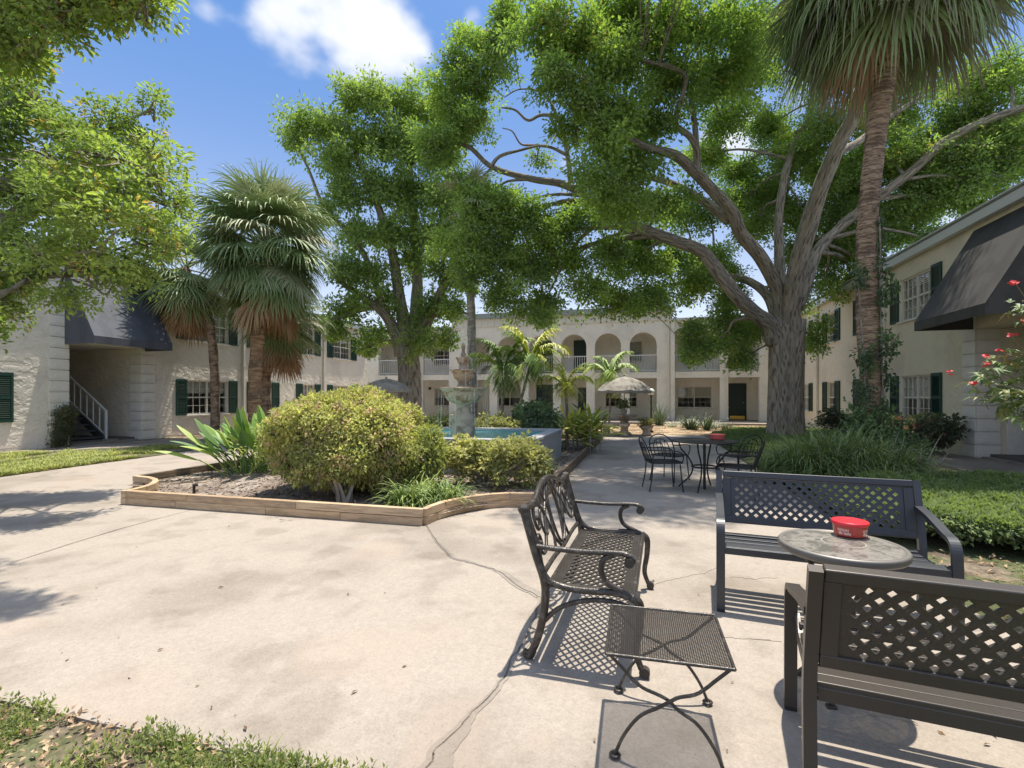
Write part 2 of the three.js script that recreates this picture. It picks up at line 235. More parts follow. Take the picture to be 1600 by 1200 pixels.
// ---------------------------------------------------------------- things and parts
const used = new Map();
const numbered = (n) => { const k = used.get(n) || 0; used.set(n, k + 1); return k ? `${n}_${String(k).padStart(3, '0')}` : n; };
const tag = (o, label, category, group) => { Object.assign(o.userData, { label, category }); if (group) o.userData.group = group; return o; };
function thing(name, label, category, pos = [0, 0, 0], turn = 0, group) {
  const o = new THREE.Group(); o.name = numbered(name); o.position.set(...(Array.isArray(pos) ? pos : pos.toArray())); o.rotation.y = turn; scene.add(o); return tag(o, label, category, group);
}
function part(name, geo, m, parent, label) {
  const o = new THREE.Mesh(Array.isArray(geo) ? merge(geo) : geo, m); o.name = parent === scene ? numbered(name) : name; o.castShadow = o.receiveShadow = true; parent.add(o); if (label) o.userData.label = label; return o;
}
const struct = (name, geo, m) => { const o = part(name, geo, m, scene); o.userData.kind = 'structure'; return o; };
const sheet = (pts, y, uvOff = 0) => { const g = prep(new THREE.ShapeGeometry(poly(pts.map(([x, z]) => [x, -z])))); g.rotateX(-Math.PI / 2).translate(0, y, 0); return boxUV(g, uvOff, uvOff); };
const slab = (pts, y0, y1) => { const g = extr(poly(pts.map(([x, z]) => [x, -z])), y1 - y0); g.rotateX(-Math.PI / 2).translate(0, y0, 0); return boxUV(g); };
const inPoly = (x, z, P) => { let c = false; for (let i = 0, j = P.length - 1; i < P.length; j = i++) { const [xi, zi] = P[i], [xj, zj] = P[j]; if ((zi > z) !== (zj > z) && x < (xj - xi) * (z - zi) / (zj - zi) + xi) c = !c; } return c; };
const copy = (o, pos, turn, label) => { const c = o.clone(); const base = o.name.replace(/_\d{3}$/, ''); c.name = numbered(base); c.userData = { ...o.userData }; if (label) c.userData.label = label; c.position.set(...pos); c.rotation.y = turn; scene.add(c); return c; };

// instanced leaves, blades and litter: uncountable stuff
const dummy = new THREE.Object3D();
function scatter(name, geo, m, places, parent) {                               // places: [position, euler, scale, colour]
  const o = new THREE.InstancedMesh(geo, m, places.length); o.name = parent === scene ? numbered(name) : name;
  places.forEach(([p, e, s, c], i) => { dummy.position.copy(p); dummy.rotation.copy(e); if (typeof s === 'number') dummy.scale.setScalar(s); else dummy.scale.copy(s); dummy.updateMatrix(); o.setMatrixAt(i, dummy.matrix); o.setColorAt(i, c); });
  o.castShadow = o.receiveShadow = true; o.userData.kind = 'stuff'; parent.add(o); return o;
}
// a sprig of n leaves within radius rad; each leaf a folded blade of four triangles
function sprig(n, rad, L, w, seed, up = 0.4, wide = 0.45) {
  const r = rng(seed), P = [], q = (a) => P.push(a.x, a.y, a.z);
  for (let i = 0; i < n; i++) {
    const d = V(r() - 0.5, r() - 0.5, r() - 0.5).normalize(), b = d.clone().multiplyScalar(rad * Math.pow(r(), 0.5));
    const dir = d.clone().multiplyScalar(0.8).add(V(r() - 0.5, r() - 0.5 - 0.1, r() - 0.5)).normalize(), nn = V(r() - 0.5, r() * 0.7 + up - 0.2, r() - 0.5).normalize(), s = dir.clone().cross(nn).normalize(), up2 = s.clone().cross(dir);
    const l = L * (0.7 + r() * 0.6), ww = w * (0.75 + r() * 0.5) / 2, m = b.clone().addScaledVector(dir, l * wide), t = b.clone().addScaledVector(dir, l).addScaledVector(up2, -l * 0.15);
    const A = m.clone().addScaledVector(s, ww).addScaledVector(up2, ww * 0.45), B = m.clone().addScaledVector(s, -ww).addScaledVector(up2, ww * 0.45);
    q(b); q(A); q(m); q(m); q(A); q(t); q(b); q(m); q(B); q(m); q(t); q(B);
  }
  return tri(P);
}
const col = (a, b, t, k = 1) => lin(lerp(a[0], b[0], t) * k, lerp(a[1], b[1], t) * k, lerp(a[2], b[2], t) * k);
// a crown of sprigs in ellipsoid clumps [centre, rx, ry, rz, count]; gaps follow a 3-D noise
function crown(name, parent, clumps, geo, o) {
  const r = rng(o.seed), out = [], base = o.base || V(0, 0, 0), f = o.freq || 1.1;
  for (const [c, rx, ry, rz, n, tint] of clumps) {
    const tt = tint ?? r();
    if (o.rag) {                                                                // sprays: sprigs strung along twigs that fan out of the clump and dip at their ends
      const K = clamp(Math.round(n / 8), 5, 40), rm = (rx + ry + rz) / 3;
      for (let k = 0; k < K; k++) {
        const d = V(r() * 2 - 1, (r() * 2 - 1) * 0.8 + 0.12, r() * 2 - 1).normalize(), len = 0.55 + 0.85 * r(), s0 = r() * 0.3, side = V(r() - 0.5, (r() - 0.5) * 0.4, r() - 0.5), ts = clamp(tt * 0.4 + r() * 0.6, 0, 1), m = Math.max(3, Math.round(n / K * (0.5 + r())));
        for (let i = 0; i < m; i++) {
          const t = s0 + (1 - s0) * Math.pow(r(), 0.7), j = rm * 0.15 * (1.15 - 0.6 * t), p = V(c.x + d.x * rx * len * t + side.x * rm * 0.5 * t * t, c.y + d.y * ry * len * t - 0.14 * rm * t * t, c.z + d.z * rz * len * t + side.z * rm * 0.5 * t * t).add(V((r() + r() - 1) * j * 2, (r() + r() - 1) * j * 1.3, (r() + r() - 1) * j * 2));
          let cl = col(o.c0, o.c1, clamp(ts * 0.65 + r() * 0.45 - 0.05, 0, 1), 0.78 + r() * 0.44); if (o.c2 && r() < (o.c2p || 0.06)) cl = col(o.c2, o.c2, 0, 0.7 + r() * 0.6);
          out.push([p.sub(base), new THREE.Euler(r() * 0.9 - 0.45, r() * 6.283, r() * 0.9 - 0.45), (o.s0 || 0.7) + r() * (o.ds || 0.55), cl]);
        }
      }
      continue;
    }
    for (let i = 0, k = 0; i < n && k < n * 4; k++) {
      const d = V(r() * 2 - 1, r() * 2 - 1, r() * 2 - 1); if (d.lengthSq() > 1 || d.lengthSq() < 0.01) continue; d.normalize();
      const q = Math.pow(r(), o.fill || 0.5) * (0.72 + 0.5 * noise3(d.x * 2.2 + c.x, d.y * 2.2 + c.y, d.z * 2.2 + c.z));
      const p = V(c.x + d.x * rx * q, c.y + d.y * ry * q, c.z + d.z * rz * q);
      if (noise3(p.x * f, p.y * f, p.z * f) * 0.7 + noise3(p.x * f * 2.7, p.y * f * 2.7, p.z * f * 2.7) * 0.3 < (o.gap ?? 0.42)) continue;
      if (o.keep && !o.keep(p)) continue;
      const v = clamp(tt * 0.5 + r() * 0.6 - 0.05, 0, 1); let cl = col(o.c0, o.c1, v, 0.75 + r() * 0.5); if (o.c2 && r() < (o.c2p || 0.06)) cl = col(o.c2, o.c2, 0, 0.7 + r() * 0.6);
      out.push([p.sub(base), new THREE.Euler(r() * 0.9 - 0.45, r() * 6.283, r() * 0.9 - 0.45), (o.s0 || 0.8) + r() * (o.ds || 0.5), cl]); i++;
    }
  }
  return scatter(name, geo, M.leaf, out, parent);
}
// limbs: polylines of pixel, pixel, distance, radius
const limbPts = (a, n) => { const P = spline(a.map(([x, y, d]) => at(x, y, d)), n), rs = a.map((q) => q[3]); return { P, r: (t) => { const f = t * (rs.length - 1), i = Math.min(rs.length - 2, Math.floor(f)); return lerp(rs[i], rs[i + 1], f - i); } }; };
const rel = (P, b) => P.map((p) => p.clone().sub(b));
function limbMesh(name, a, m, parent, base, seg = 12, n = 0, wob = 0.1) {
  const L = limbPts(a, n || a.length * 5), ph = a[0][0] * 0.37;
  part(name, tube(rel(L.P, base), L.r, seg, { uround: 2 * Math.PI * a[0][3], mod: (g, t, p) => 1 + wob * (noise3(Math.cos(g) * 1.3 + ph, Math.sin(g) * 1.3, p.y * 1.7 + p.x) - 0.5) * 2 }), m, parent);
  return L;
}
function twigs(parent, clumps, limbs, base, m, seed, most = 14) {               // boughs from the nearest limb into each clump, forking into twigs
  const r = rng(seed), all = limbs.flatMap((L) => L.P.map((p, i) => [p, L.r(i / (L.P.length - 1))])), gs = [];
  for (const [c, rx, ry, rz] of clumps) {
    let best = null, bd = 1e9; for (const [p, q] of all) { const d = p.distanceTo(c) + (p.y > c.y + ry ? 1.5 : 0); if (d < bd) { bd = d; best = [p, q]; } }
    if (!best || bd > most) continue; const [s, q] = best, r0 = Math.min(q * 0.55, 0.03 + bd * 0.016), mid = s.clone().lerp(c, 0.5).add(V((r() - 0.5) * bd * 0.25, bd * 0.1, (r() - 0.5) * bd * 0.25));
    gs.push(tube(rel(spline([s, mid, c], 7), base), (t) => lerp(r0, 0.018, t), 6, { caps: false }));
    for (let k = 0; k < 5; k++) { const d = V(r() * 2 - 1, r() * 1.4 - 0.5, r() * 2 - 1).normalize(), e = c.clone().add(V(d.x * rx, d.y * ry, d.z * rz).multiplyScalar(0.85)), s2 = mid.clone().lerp(c, 0.3 + r() * 0.7); gs.push(tube(rel(spline([s2, s2.clone().lerp(e, 0.5).add(V((r() - 0.5) * 0.3, (r() - 0.5) * 0.3, (r() - 0.5) * 0.3)), e], 5), base), (t) => lerp(0.02, 0.006, t), 4, { caps: false })); }
  }
  if (gs.length) part('twigs', gs, m, parent).userData.kind = 'stuff';
}
// clumps from the picture: px, py, distance, half-width and half-height in pixels, sprigs per square metre
const clump = (x, y, d, rx, ry, dens = 60, tint) => { const a = rx / F * d, b = ry / F * d, c = (a + b) / 2; return [at(x, y, d), a, b, c, Math.round(dens * Math.pow(a * b * c, 2 / 3) * 3.14), tint]; };

// ---------------------------------------------------------------- the setting: ground, concrete, beds
struct('ground', sheet([[-260, -260], [260, -260], [260, 260], [-260, 260]], -0.04), M.dirt);
const XR = 2.05, XL = -7.51, XP = -1.32, ZP = -4.85, ZB = -15.4;               // patio edge, planting bed sides
const crackPx = [[664, 820], [676, 838], [690, 856], [706, 872], [732, 879], [758, 886], [781, 894], [798, 907], [815, 920], [832, 927], [846, 935], [838, 958], [828, 984], [812, 1012], [796, 1040], [780, 1067], [756, 1098], [724, 1130], [695, 1160], [664, 1200]];
const crack = crackPx.map(([x, y]) => { const p = gp(x, y); return [p.x, p.z]; });
{ const r = rng(3), f = []; for (let i = 0; i < crack.length - 1; i++) for (let k = 0; k < 4; k++) f.push([lerp(crack[i][0], crack[i + 1][0], k / 4) + (k ? (r() - 0.5) * 0.022 : 0), lerp(crack[i][1], crack[i + 1][1], k / 4) + (k ? (r() - 0.5) * 0.022 : 0)]); f.push([crack.at(-1)[0] - 0.02, -1.565]); crack.splice(0, crack.length, ...f); }
const joint = [[-5.33, -4.85], [-5.32, -4.4], [-5.28, -3.87], [-5.2, -3.4], [-5.06, -2.8], [-4.98, -2.2], [-4.95, -1.565]];
const off = (P, d) => P.map(([x, z], i) => { const a = P[Math.max(0, i - 1)], b = P[Math.min(P.length - 1, i + 1)], l = Math.hypot(b[0] - a[0], b[1] - a[1]); return [x + (b[1] - a[1]) / l * d, z - (b[0] - a[0]) / l * d]; });
const cR = off(crack, -0.0045), cL = off(crack, 0.0045), jR = off(joint, -0.012), jL = off(joint, 0.012);
struct('patio', slab([...cR, [XR, -1.565], [XR, -18.6], [-2.4, -18.6]], -0.1, 0), M.concrete);
struct('patio', slab([...cL, ...[...jR].reverse()], -0.1, 0), M.concrete);
struct('patio', slab([[-15.35, -1.565], ...[...jL].reverse(), [-5.345, -30], [-15.35, -30]], -0.1, 0), M.concrete);
struct('patio', slab([[-5.32, -18.62], [-2.4, -18.62], [-2.4, -19.6], [-5.32, -19.6]], -0.1, 0), M.concrete);
struct('joint_filler', slab([...jL, ...[...jR].reverse()], -0.06, -0.004), M.sealant);
// mortar smeared along both sides of the crack, wider where it turns and at the near end
{
  const wd = (i, k) => { const t = i / crack.length; return (0.012 + 0.026 * noise3(i * 0.21, k, 3) + (t > 0.3 && t < 0.55 ? 0.03 : 0) + (t > 0.85 ? 0.06 * (t - 0.85) / 0.15 : 0)) * (k ? 0.35 : 1) * Math.min(1, i * 0.12 + 0.1); };
  const band = (E, k) => { const a = crack.map((_, i) => off(crack, k ? -0.0047 - wd(i, 1) : 0.0047 + wd(i, 0))[i]); return slab([...E, ...a.reverse()], 0, 0.0035); };
  struct('mortar_patch', band(cL, 0), M.patch); struct('mortar_patch', band(cR, 1), M.patch);
}
const hair = (name, px, w) => { const P = px.map(([x, y]) => { const p = gp(x, y); return [p.x, p.z]; }), r = rng(px[0][0]), f = []; for (let i = 0; i < P.length - 1; i++) for (let k = 0; k < 5; k++) f.push([lerp(P[i][0], P[i + 1][0], k / 5) + (r() - 0.5) * 0.02, lerp(P[i][1], P[i + 1][1], k / 5) + (r() - 0.5) * 0.02]); f.push(P.at(-1)); return struct(name, slab([...off(f, w), ...off(f, -w).reverse()], 0, 0.002), M.sealant); };
hair('hairline_crack', [[1012, 918], [1036, 909], [1068, 902], [1100, 896], [1122, 886]], 0.0016);
hair('hairline_crack', [[1128, 995], [1160, 998], [1200, 1000], [1222, 1003]], 0.0016);
hair('hairline_crack', [[1142, 902], [1180, 905], [1215, 903]], 0.0014);
struct('bed_soil', sheet([[XL + 0.05, -5.6], [-7.0, -5.6], [-6.4, -4.9], [-2.32, -4.9], [-2.1, -5.4], [-1.75, -5.9], [XP - 0.05, -6.1], [XP - 0.05, ZB], [XL + 0.05, ZB]], 0.062), M.soil);
struct('walkway', slab([[5.5, -3], [7.18, -3], [7.18, -14.4], [5.9, -14.0]], -0.08, 0.015), M.walk);
struct('walkway', slab([[-17.4, -26.2], [7.18, -26.2], [7.18, -30.25], [-17.4, -30.25]], -0.1, 0.07), M.walk);
struct('leaf_litter', sheet([[2.07, -17], [7.1, -20], [7.1, -26.15], [-6, -26.15], [-6, -18.65], [2.07, -18.65]], -0.02), M.litter);

// ---------------------------------------------------------------- apartment blocks
const wallShape = (out, holes, m) => { const s = poly(out); for (const h of holes) { if (h.arch) { const p = new THREE.Path(); p.moveTo(h.x0, h.y0); p.lineTo(h.x1, h.y0); p.lineTo(h.x1, h.y1); p.absarc((h.x0 + h.x1) / 2, h.y1, (h.x1 - h.x0) / 2, 0, Math.PI, false); p.lineTo(h.x0, h.y0); s.holes.push(p); } else { const p = new THREE.Path(); p.moveTo(h.x0, h.y0); p.lineTo(h.x1, h.y0); p.lineTo(h.x1, h.y1); p.lineTo(h.x0, h.y1); p.closePath(); s.holes.push(p); } } return s; };
const wallGeo = (out, holes, th = 0.2, z = 0) => boxUV(extr(wallShape(out, holes), th, 20).translate(0, 0, z - th));
const rect = (x0, x1, y0, y1) => [[x0, y0], [x1, y0], [x1, y1], [x0, y1]];
function makeWindow(parent, x0, x1, y0, y1, z, o = {}) {
  const cols = o.cols || 2, w = x1 - x0, h = y1 - y0, b = 0.045, g = [], zf = z - 0.09, ym = y0 + h * 0.5;
  g.push(box(w, b, 0.07, (x0 + x1) / 2, y1 - b / 2, zf), box(w, b, 0.07, (x0 + x1) / 2, y0 + b / 2, zf), box(b, h - 2 * b, 0.07, x0 + b / 2, (y0 + y1) / 2, zf), box(b, h - 2 * b, 0.07, x1 - b / 2, (y0 + y1) / 2, zf));
  const cw = (w - 2 * b) / cols, panes = [];
  for (let c = 0; c < cols; c++) {
    const a = x0 + b + c * cw + (c ? 0.03 : 0), e = x0 + b + (c + 1) * cw - (c < cols - 1 ? 0.03 : 0);
    if (c) g.push(box(0.06, h - 2 * b, 0.068, x0 + b + c * cw, (y0 + y1) / 2, zf));
    g.push(box(e - a, 0.045, 0.06, (a + e) / 2, ym, zf));
    for (const [p, q] of [[y0 + b, ym - 0.0225], [ym + 0.0225, y1 - b]]) {
      panes.push(place(prep(new THREE.PlaneGeometry(e - a, q - p)), (a + e) / 2, (p + q) / 2, zf));
      const nx = o.nx ?? 3, ny = o.ny ?? 2; for (let k = 1; k < nx; k++) g.push(box(0.016, q - p, 0.02, lerp(a, e, k / nx), (p + q) / 2, zf + 0.012)); for (let k = 1; k < ny; k++) g.push(box(e - a, 0.016, 0.018, (a + e) / 2, lerp(p, q, k / ny), zf + 0.012));
    }
  }
  const f = part('window', g, o.mat || M.trim, parent); panes.forEach((p) => part('pane', p, M.glass, f));
  if (o.sill !== false) part('sill', rbox(w + 0.12, 0.06, 0.2, 0.012, (x0 + x1) / 2, y0 - 0.03, z - 0.03), M.trim, f);
  const bl = o.blind ?? 0.5; if (bl > 0) { const s = [], hb = h * bl, n = Math.round(hb / 0.05); for (let k = 0; k < n; k++) s.push(box(w - 0.1, 0.046, 0.004, (x0 + x1) / 2, y1 - 0.04 - (k + 0.5) * hb / n, z - 0.17, R(-28))); part('blind', s, M.blind, f); }
  return f;
}
function makeShutter(parent, x0, x1, y0, y1, z) {
  const w = Math.abs(x1 - x0), x = (x0 + x1) / 2, g = [], t = 0.045, h = y1 - y0;
  for (const sx of [-1, 1]) g.push(box(0.05, h, t, x + sx * (w / 2 - 0.025), (y0 + y1) / 2, z + t / 2));
  for (const y of [y0 + 0.04, (y0 + y1) / 2, y1 - 0.04]) g.push(box(w - 0.1, 0.08, t - 0.004, x, y, z + t / 2));
  const n = Math.max(6, Math.round(h / 0.055)); for (let k = 0; k < n; k++) g.push(box(w - 0.1, 0.05, 0.008, x, y0 + 0.08 + (k + 0.5) * (h - 0.16) / n, z + t / 2, R(38)));
  g.push(box(w - 0.06, h - 0.04, 0.006, x, (y0 + y1) / 2, z + 0.004)); return part('shutter', g, M.shutter, parent);
}
function downspout(parent, x, y1, z) { const g = [rbox(0.1, y1 - 0.25, 0.08, 0.012, x, (y1 + 0.25) / 2, z + 0.05), rbox(0.1, 0.08, 0.26, 0.012, x, 0.22, z + 0.15, R(24))]; for (const y of [0.8, 2.6, 4.4]) if (y < y1) g.push(box(0.14, 0.04, 0.1, x, y, z + 0.051)); return part('downspout', g, M.trim, parent); }
function quoins(parent, xa, xb, y0, y1, pitch, m, reveal) {                     // xa is the corner; reveal blocks run back into the opening
  for (let y = y0, k = 0; y < y1 - 0.05; y += pitch, k++) {
    const h = Math.min(pitch - 0.014, y1 - y), sg = Math.sign(xb - xa), g = [rbox(Math.abs(xb - xa) + 0.03, h, 0.035, 0.006, (xa + xb) / 2 - sg * 0.015, y + h / 2, 0.0175)];
    if (reveal && y < reveal) g.push(rbox(0.03, h, 0.44, 0.006, xa - sg * 0.015, y + h / 2, -0.222));
    part('quoin_block', g, m, parent);
  }
}
function awning(parent, x0, x1, proj, yt, yb, val, m) {
  const L = Math.hypot(proj, yt - yb), a = Math.atan2(yt - yb, proj), g = [box(x1 - x0, 0.02, L, (x0 + x1) / 2, (yt + yb) / 2, proj / 2, a)];
  g.forEach((q) => boxUV(q)); const f = part('awning', boxUV(merge(g)), m, parent);
  part('valance', boxUV(box(x1 - x0, val, 0.018, (x0 + x1) / 2, yb - val / 2, proj)), m, f);
  for (const x of [x0 + 0.009, x1 - 0.009]) part('side_panel', boxUV(place(extr(poly([[0.02, yb - val], [proj - 0.012, yb - val], [proj - 0.012, yb - 0.01], [0.02, yt - 0.03]]), 0.016), x + 0.008, 0, 0, 0, -Math.PI / 2)), m, f);
  return f;
}
function shell(parent, x0, x1, depth, h, m) {                                   // the rest of a block: side and rear walls, floors and flat roof
  part('wall', boxUV(merge([box(x1 - x0, h, 0.2, (x0 + x1) / 2, h / 2, -depth + 0.1), box(0.2, h - 0.01, depth - 0.42, x0 + 0.1, h / 2 - 0.005, -depth / 2), box(0.2, h - 0.01, depth - 0.42, x1 - 0.1, h / 2 - 0.005, -depth / 2)])), m, parent);
  part('floor', boxUV(merge([box(x1 - x0 - 0.5, 0.1, depth - 0.5, (x0 + x1) / 2, 0.055, -depth / 2), box(x1 - x0 - 0.5, 0.2, depth - 4.6, (x0 + x1) / 2, 2.75, -depth / 2 - 1.95)])), M.inside, parent);
}
const flip = (d) => (a, b) => d > 0 ? [a, b] : [-b, -a];
function wing(name, label, X, dir, s0, s1, h, o) {
  const t = thing(name, label, 'building', [X, 0, 0], dir * Math.PI / 2), f = flip(dir);
  const rects = o.wins.map(([a, b, y0, y1]) => { const [x0, x1] = f(a, b); return { x0, x1, y0, y1 }; });
  const [e0, e1] = f(...o.entry), [X0, X1] = f(s0, s1);
  part('wall', wallGeo([[X0, 0], [e0, 0], [e0, 2.9], [e1, 2.9], [e1, 0], [X1, 0], [X1, h], [X0, h]], rects), o.mat, t);
  shell(t, X0, X1, 9, h, o.mat);
  // the roof with its gutter
  const rf = part('roof', [box(X1 - X0 + 0.2, 0.14, 9.3, (X0 + X1) / 2, h + 0.07, -4.5)], M.roof, t);
  part('gutter', [box(X1 - X0 + 0.24, 0.2, 0.14, (X0 + X1) / 2, h - 0.02, 0.14), box(X1 - X0 + 0.24, 0.03, 0.18, (X0 + X1) / 2, h + 0.16, 0.14)], M.fascia, rf);
  o.wins.forEach(([a, b, y0, y1, w = {}]) => { const [x0, x1] = f(a, b); makeWindow(t, x0, x1, y0, y1, 0, { ...w, ...o.win }); });
  o.shutters.forEach(([a, b, y0, y1]) => { const [x0, x1] = f(a, b); makeShutter(t, x0, x1, y0, y1, 0.002); });
  o.spouts.forEach((s) => downspout(t, dir * s, h - 0.1, 0));
  // the open entry: side walls, ceiling and back wall of the recess
  part('recess_wall', boxUV(merge([box(0.1, 2.9, 3.4, e0 - 0.055, 1.45, -1.92), box(0.1, 2.9, 3.4, e1 + 0.055, 1.45, -1.92), box(e1 - e0 + 0.2, 2.9, 0.1, (e0 + e1) / 2, 1.45, -3.68)])), o.recess, t);
  part('recess_ceiling', [box(e1 - e0, 0.08, 3.4, (e0 + e1) / 2, 2.945, -1.92)], o.recess, t);
  part('threshold', boxUV(box(e1 - e0, 0.08, 3.5, (e0 + e1) / 2, 0.005, -1.85)), M.walk, t);
  return t;
}
const LOW = [0.75, 1.97], UPP = [3.38, 4.62];
{
  const w = [], sh = [];
  for (const [y0, y1, u] of [[...LOW, 0], [...UPP, 1]]) {
    w.push([13.71, 15.47, y0, y1, { blind: u ? 0.9 : 0.35 }], [16.85, 17.75, y0, y1, { blind: 0.3, cols: 1 }], [19.75, 20.6, y0, y1, { blind: u ? 0.4 : 0.6, cols: 2, nx: 2 }], [22.05, 23.62, y0, y1, { blind: 0.3 }], [6.6, 8.35, y0, y1, { blind: 0.5 }]);
    for (const [a, b] of [[13.28, 13.69], [15.5, 15.9], [16.4, 16.83], [17.77, 18.2], [19.3, 19.72], [20.62, 21.05], [21.6, 22.02], [23.66, 24.2], [8.37, 8.78], [6.17, 6.58]]) sh.push([a, b, y0 - 0.01, y1 + 0.02]);
  }
  const t = wing('apartment_block', 'cream stucco two storey apartment block on the left with navy awning over its stair entry', -15.45, 1, -1, 25.35, 5.22, { wins: w, shutters: sh, spouts: [16.2, 21.3], entry: [10.01, 12.1], mat: M.stucco, recess: M.stucco, win: {} });
  quoins(t, 10.01, 9.57, 0.02, 5.2, 0.3, M.quoin); quoins(t, 12.1, 12.52, 0.02, 2.9, 0.3, M.quoin, 2.85);
  awning(t, 9.92, 12.2, 1.12, 5.1, 3.03, 0.2, M.awningNavy);
  for (let k = 0; k < 14; k++) part('step', rbox(1.0, 0.05, 0.3, 0.01, 10.62, 0.17 + k * 0.182, -0.42 - k * 0.262), M.step, t);
  part('stringer', [extr(poly([[-0.25, 0], [-0.45, 0.0], [-3.4, 2.1], [-3.4, 2.35], [-0.3, 0.2]]), 0.05).rotateY(-Math.PI / 2).translate(11.19, 0.045, 0)], M.step, t);
  const rl = part('stair_railing', [rbox(0.06, 0.95, 0.06, 0.008, 11.24, 0.5, -0.3), rbox(0.05, 0.05, 3.4, 0.008, 11.24, 0.92 + 1.0, -0.3 - 1.38, R(34.8)), rbox(0.05, 0.04, 3.3, 0.008, 11.24, 0.16 + 1.0, -0.3 - 1.38, R(34.8))], M.rail, t);
  for (let k = 1; k < 11; k++) part('baluster', box(0.028, 0.76, 0.028, 11.24, 0.54 + k * 0.262 * 0.694, -0.3 - k * 0.262), M.rail, rl);
  part('stair_footing', [rbox(0.36, 0.1, 0.34, 0.01, 11.28, 0.05, -0.26)], M.walk, t);
}
{
  const w = [], sh = [];
  for (const [y0, y1, u] of [[...LOW, 0], [3.55, 4.75, 1]]) {
    w.push([15.14, 16.8, y0, y1, { blind: u ? 0.97 : 0.5 }], [18.35, 19.5, y0, y1, { blind: 0.5 }], [21.83, 22.66, y0, y1, { blind: 0.45, cols: 1 }], [24.95, 26.1, y0, y1, { blind: 0.5, nx: 2 }]);
    for (const [a, b] of [[16.84, 17.3], [14.67, 15.1], [19.55, 20.03], [17.9, 18.3], [22.7, 23.15], [21.3, 21.78], [24.45, 24.9]]) sh.push([a, b, y0 - 0.01, y1 + 0.02]);
  }
  const t = wing('apartment_block', 'cream stucco two storey apartment block on the right with black awning and quoined entry', 7.2, -1, -3, 28.2, 5.32, { wins: w, shutters: sh, spouts: [23.75, 17.72], entry: [11.0, 13.39], mat: M.stuccoBounce, recess: M.stuccoBounce, win: {} });
  quoins(t, -13.39, -13.82, 0.02, 2.9, 0.292, M.quoin, 2.85); quoins(t, -11.0, -10.57, 0.02, 2.9, 0.292, M.quoin);
  awning(t, -13.45, -10.99, 1.14, 5.12, 3.1, 0.2, M.awningBlack);
  part('door', [rbox(0.95, 2.05, 0.05, 0.01, -12.2, 1.07, -3.6)], M.door, t);
  part('wall_panel', [rbox(0.03, 1.3, 1.3, 0.008, -13.37, 0.72, -1.2)], M.stuccoBack, t);
}
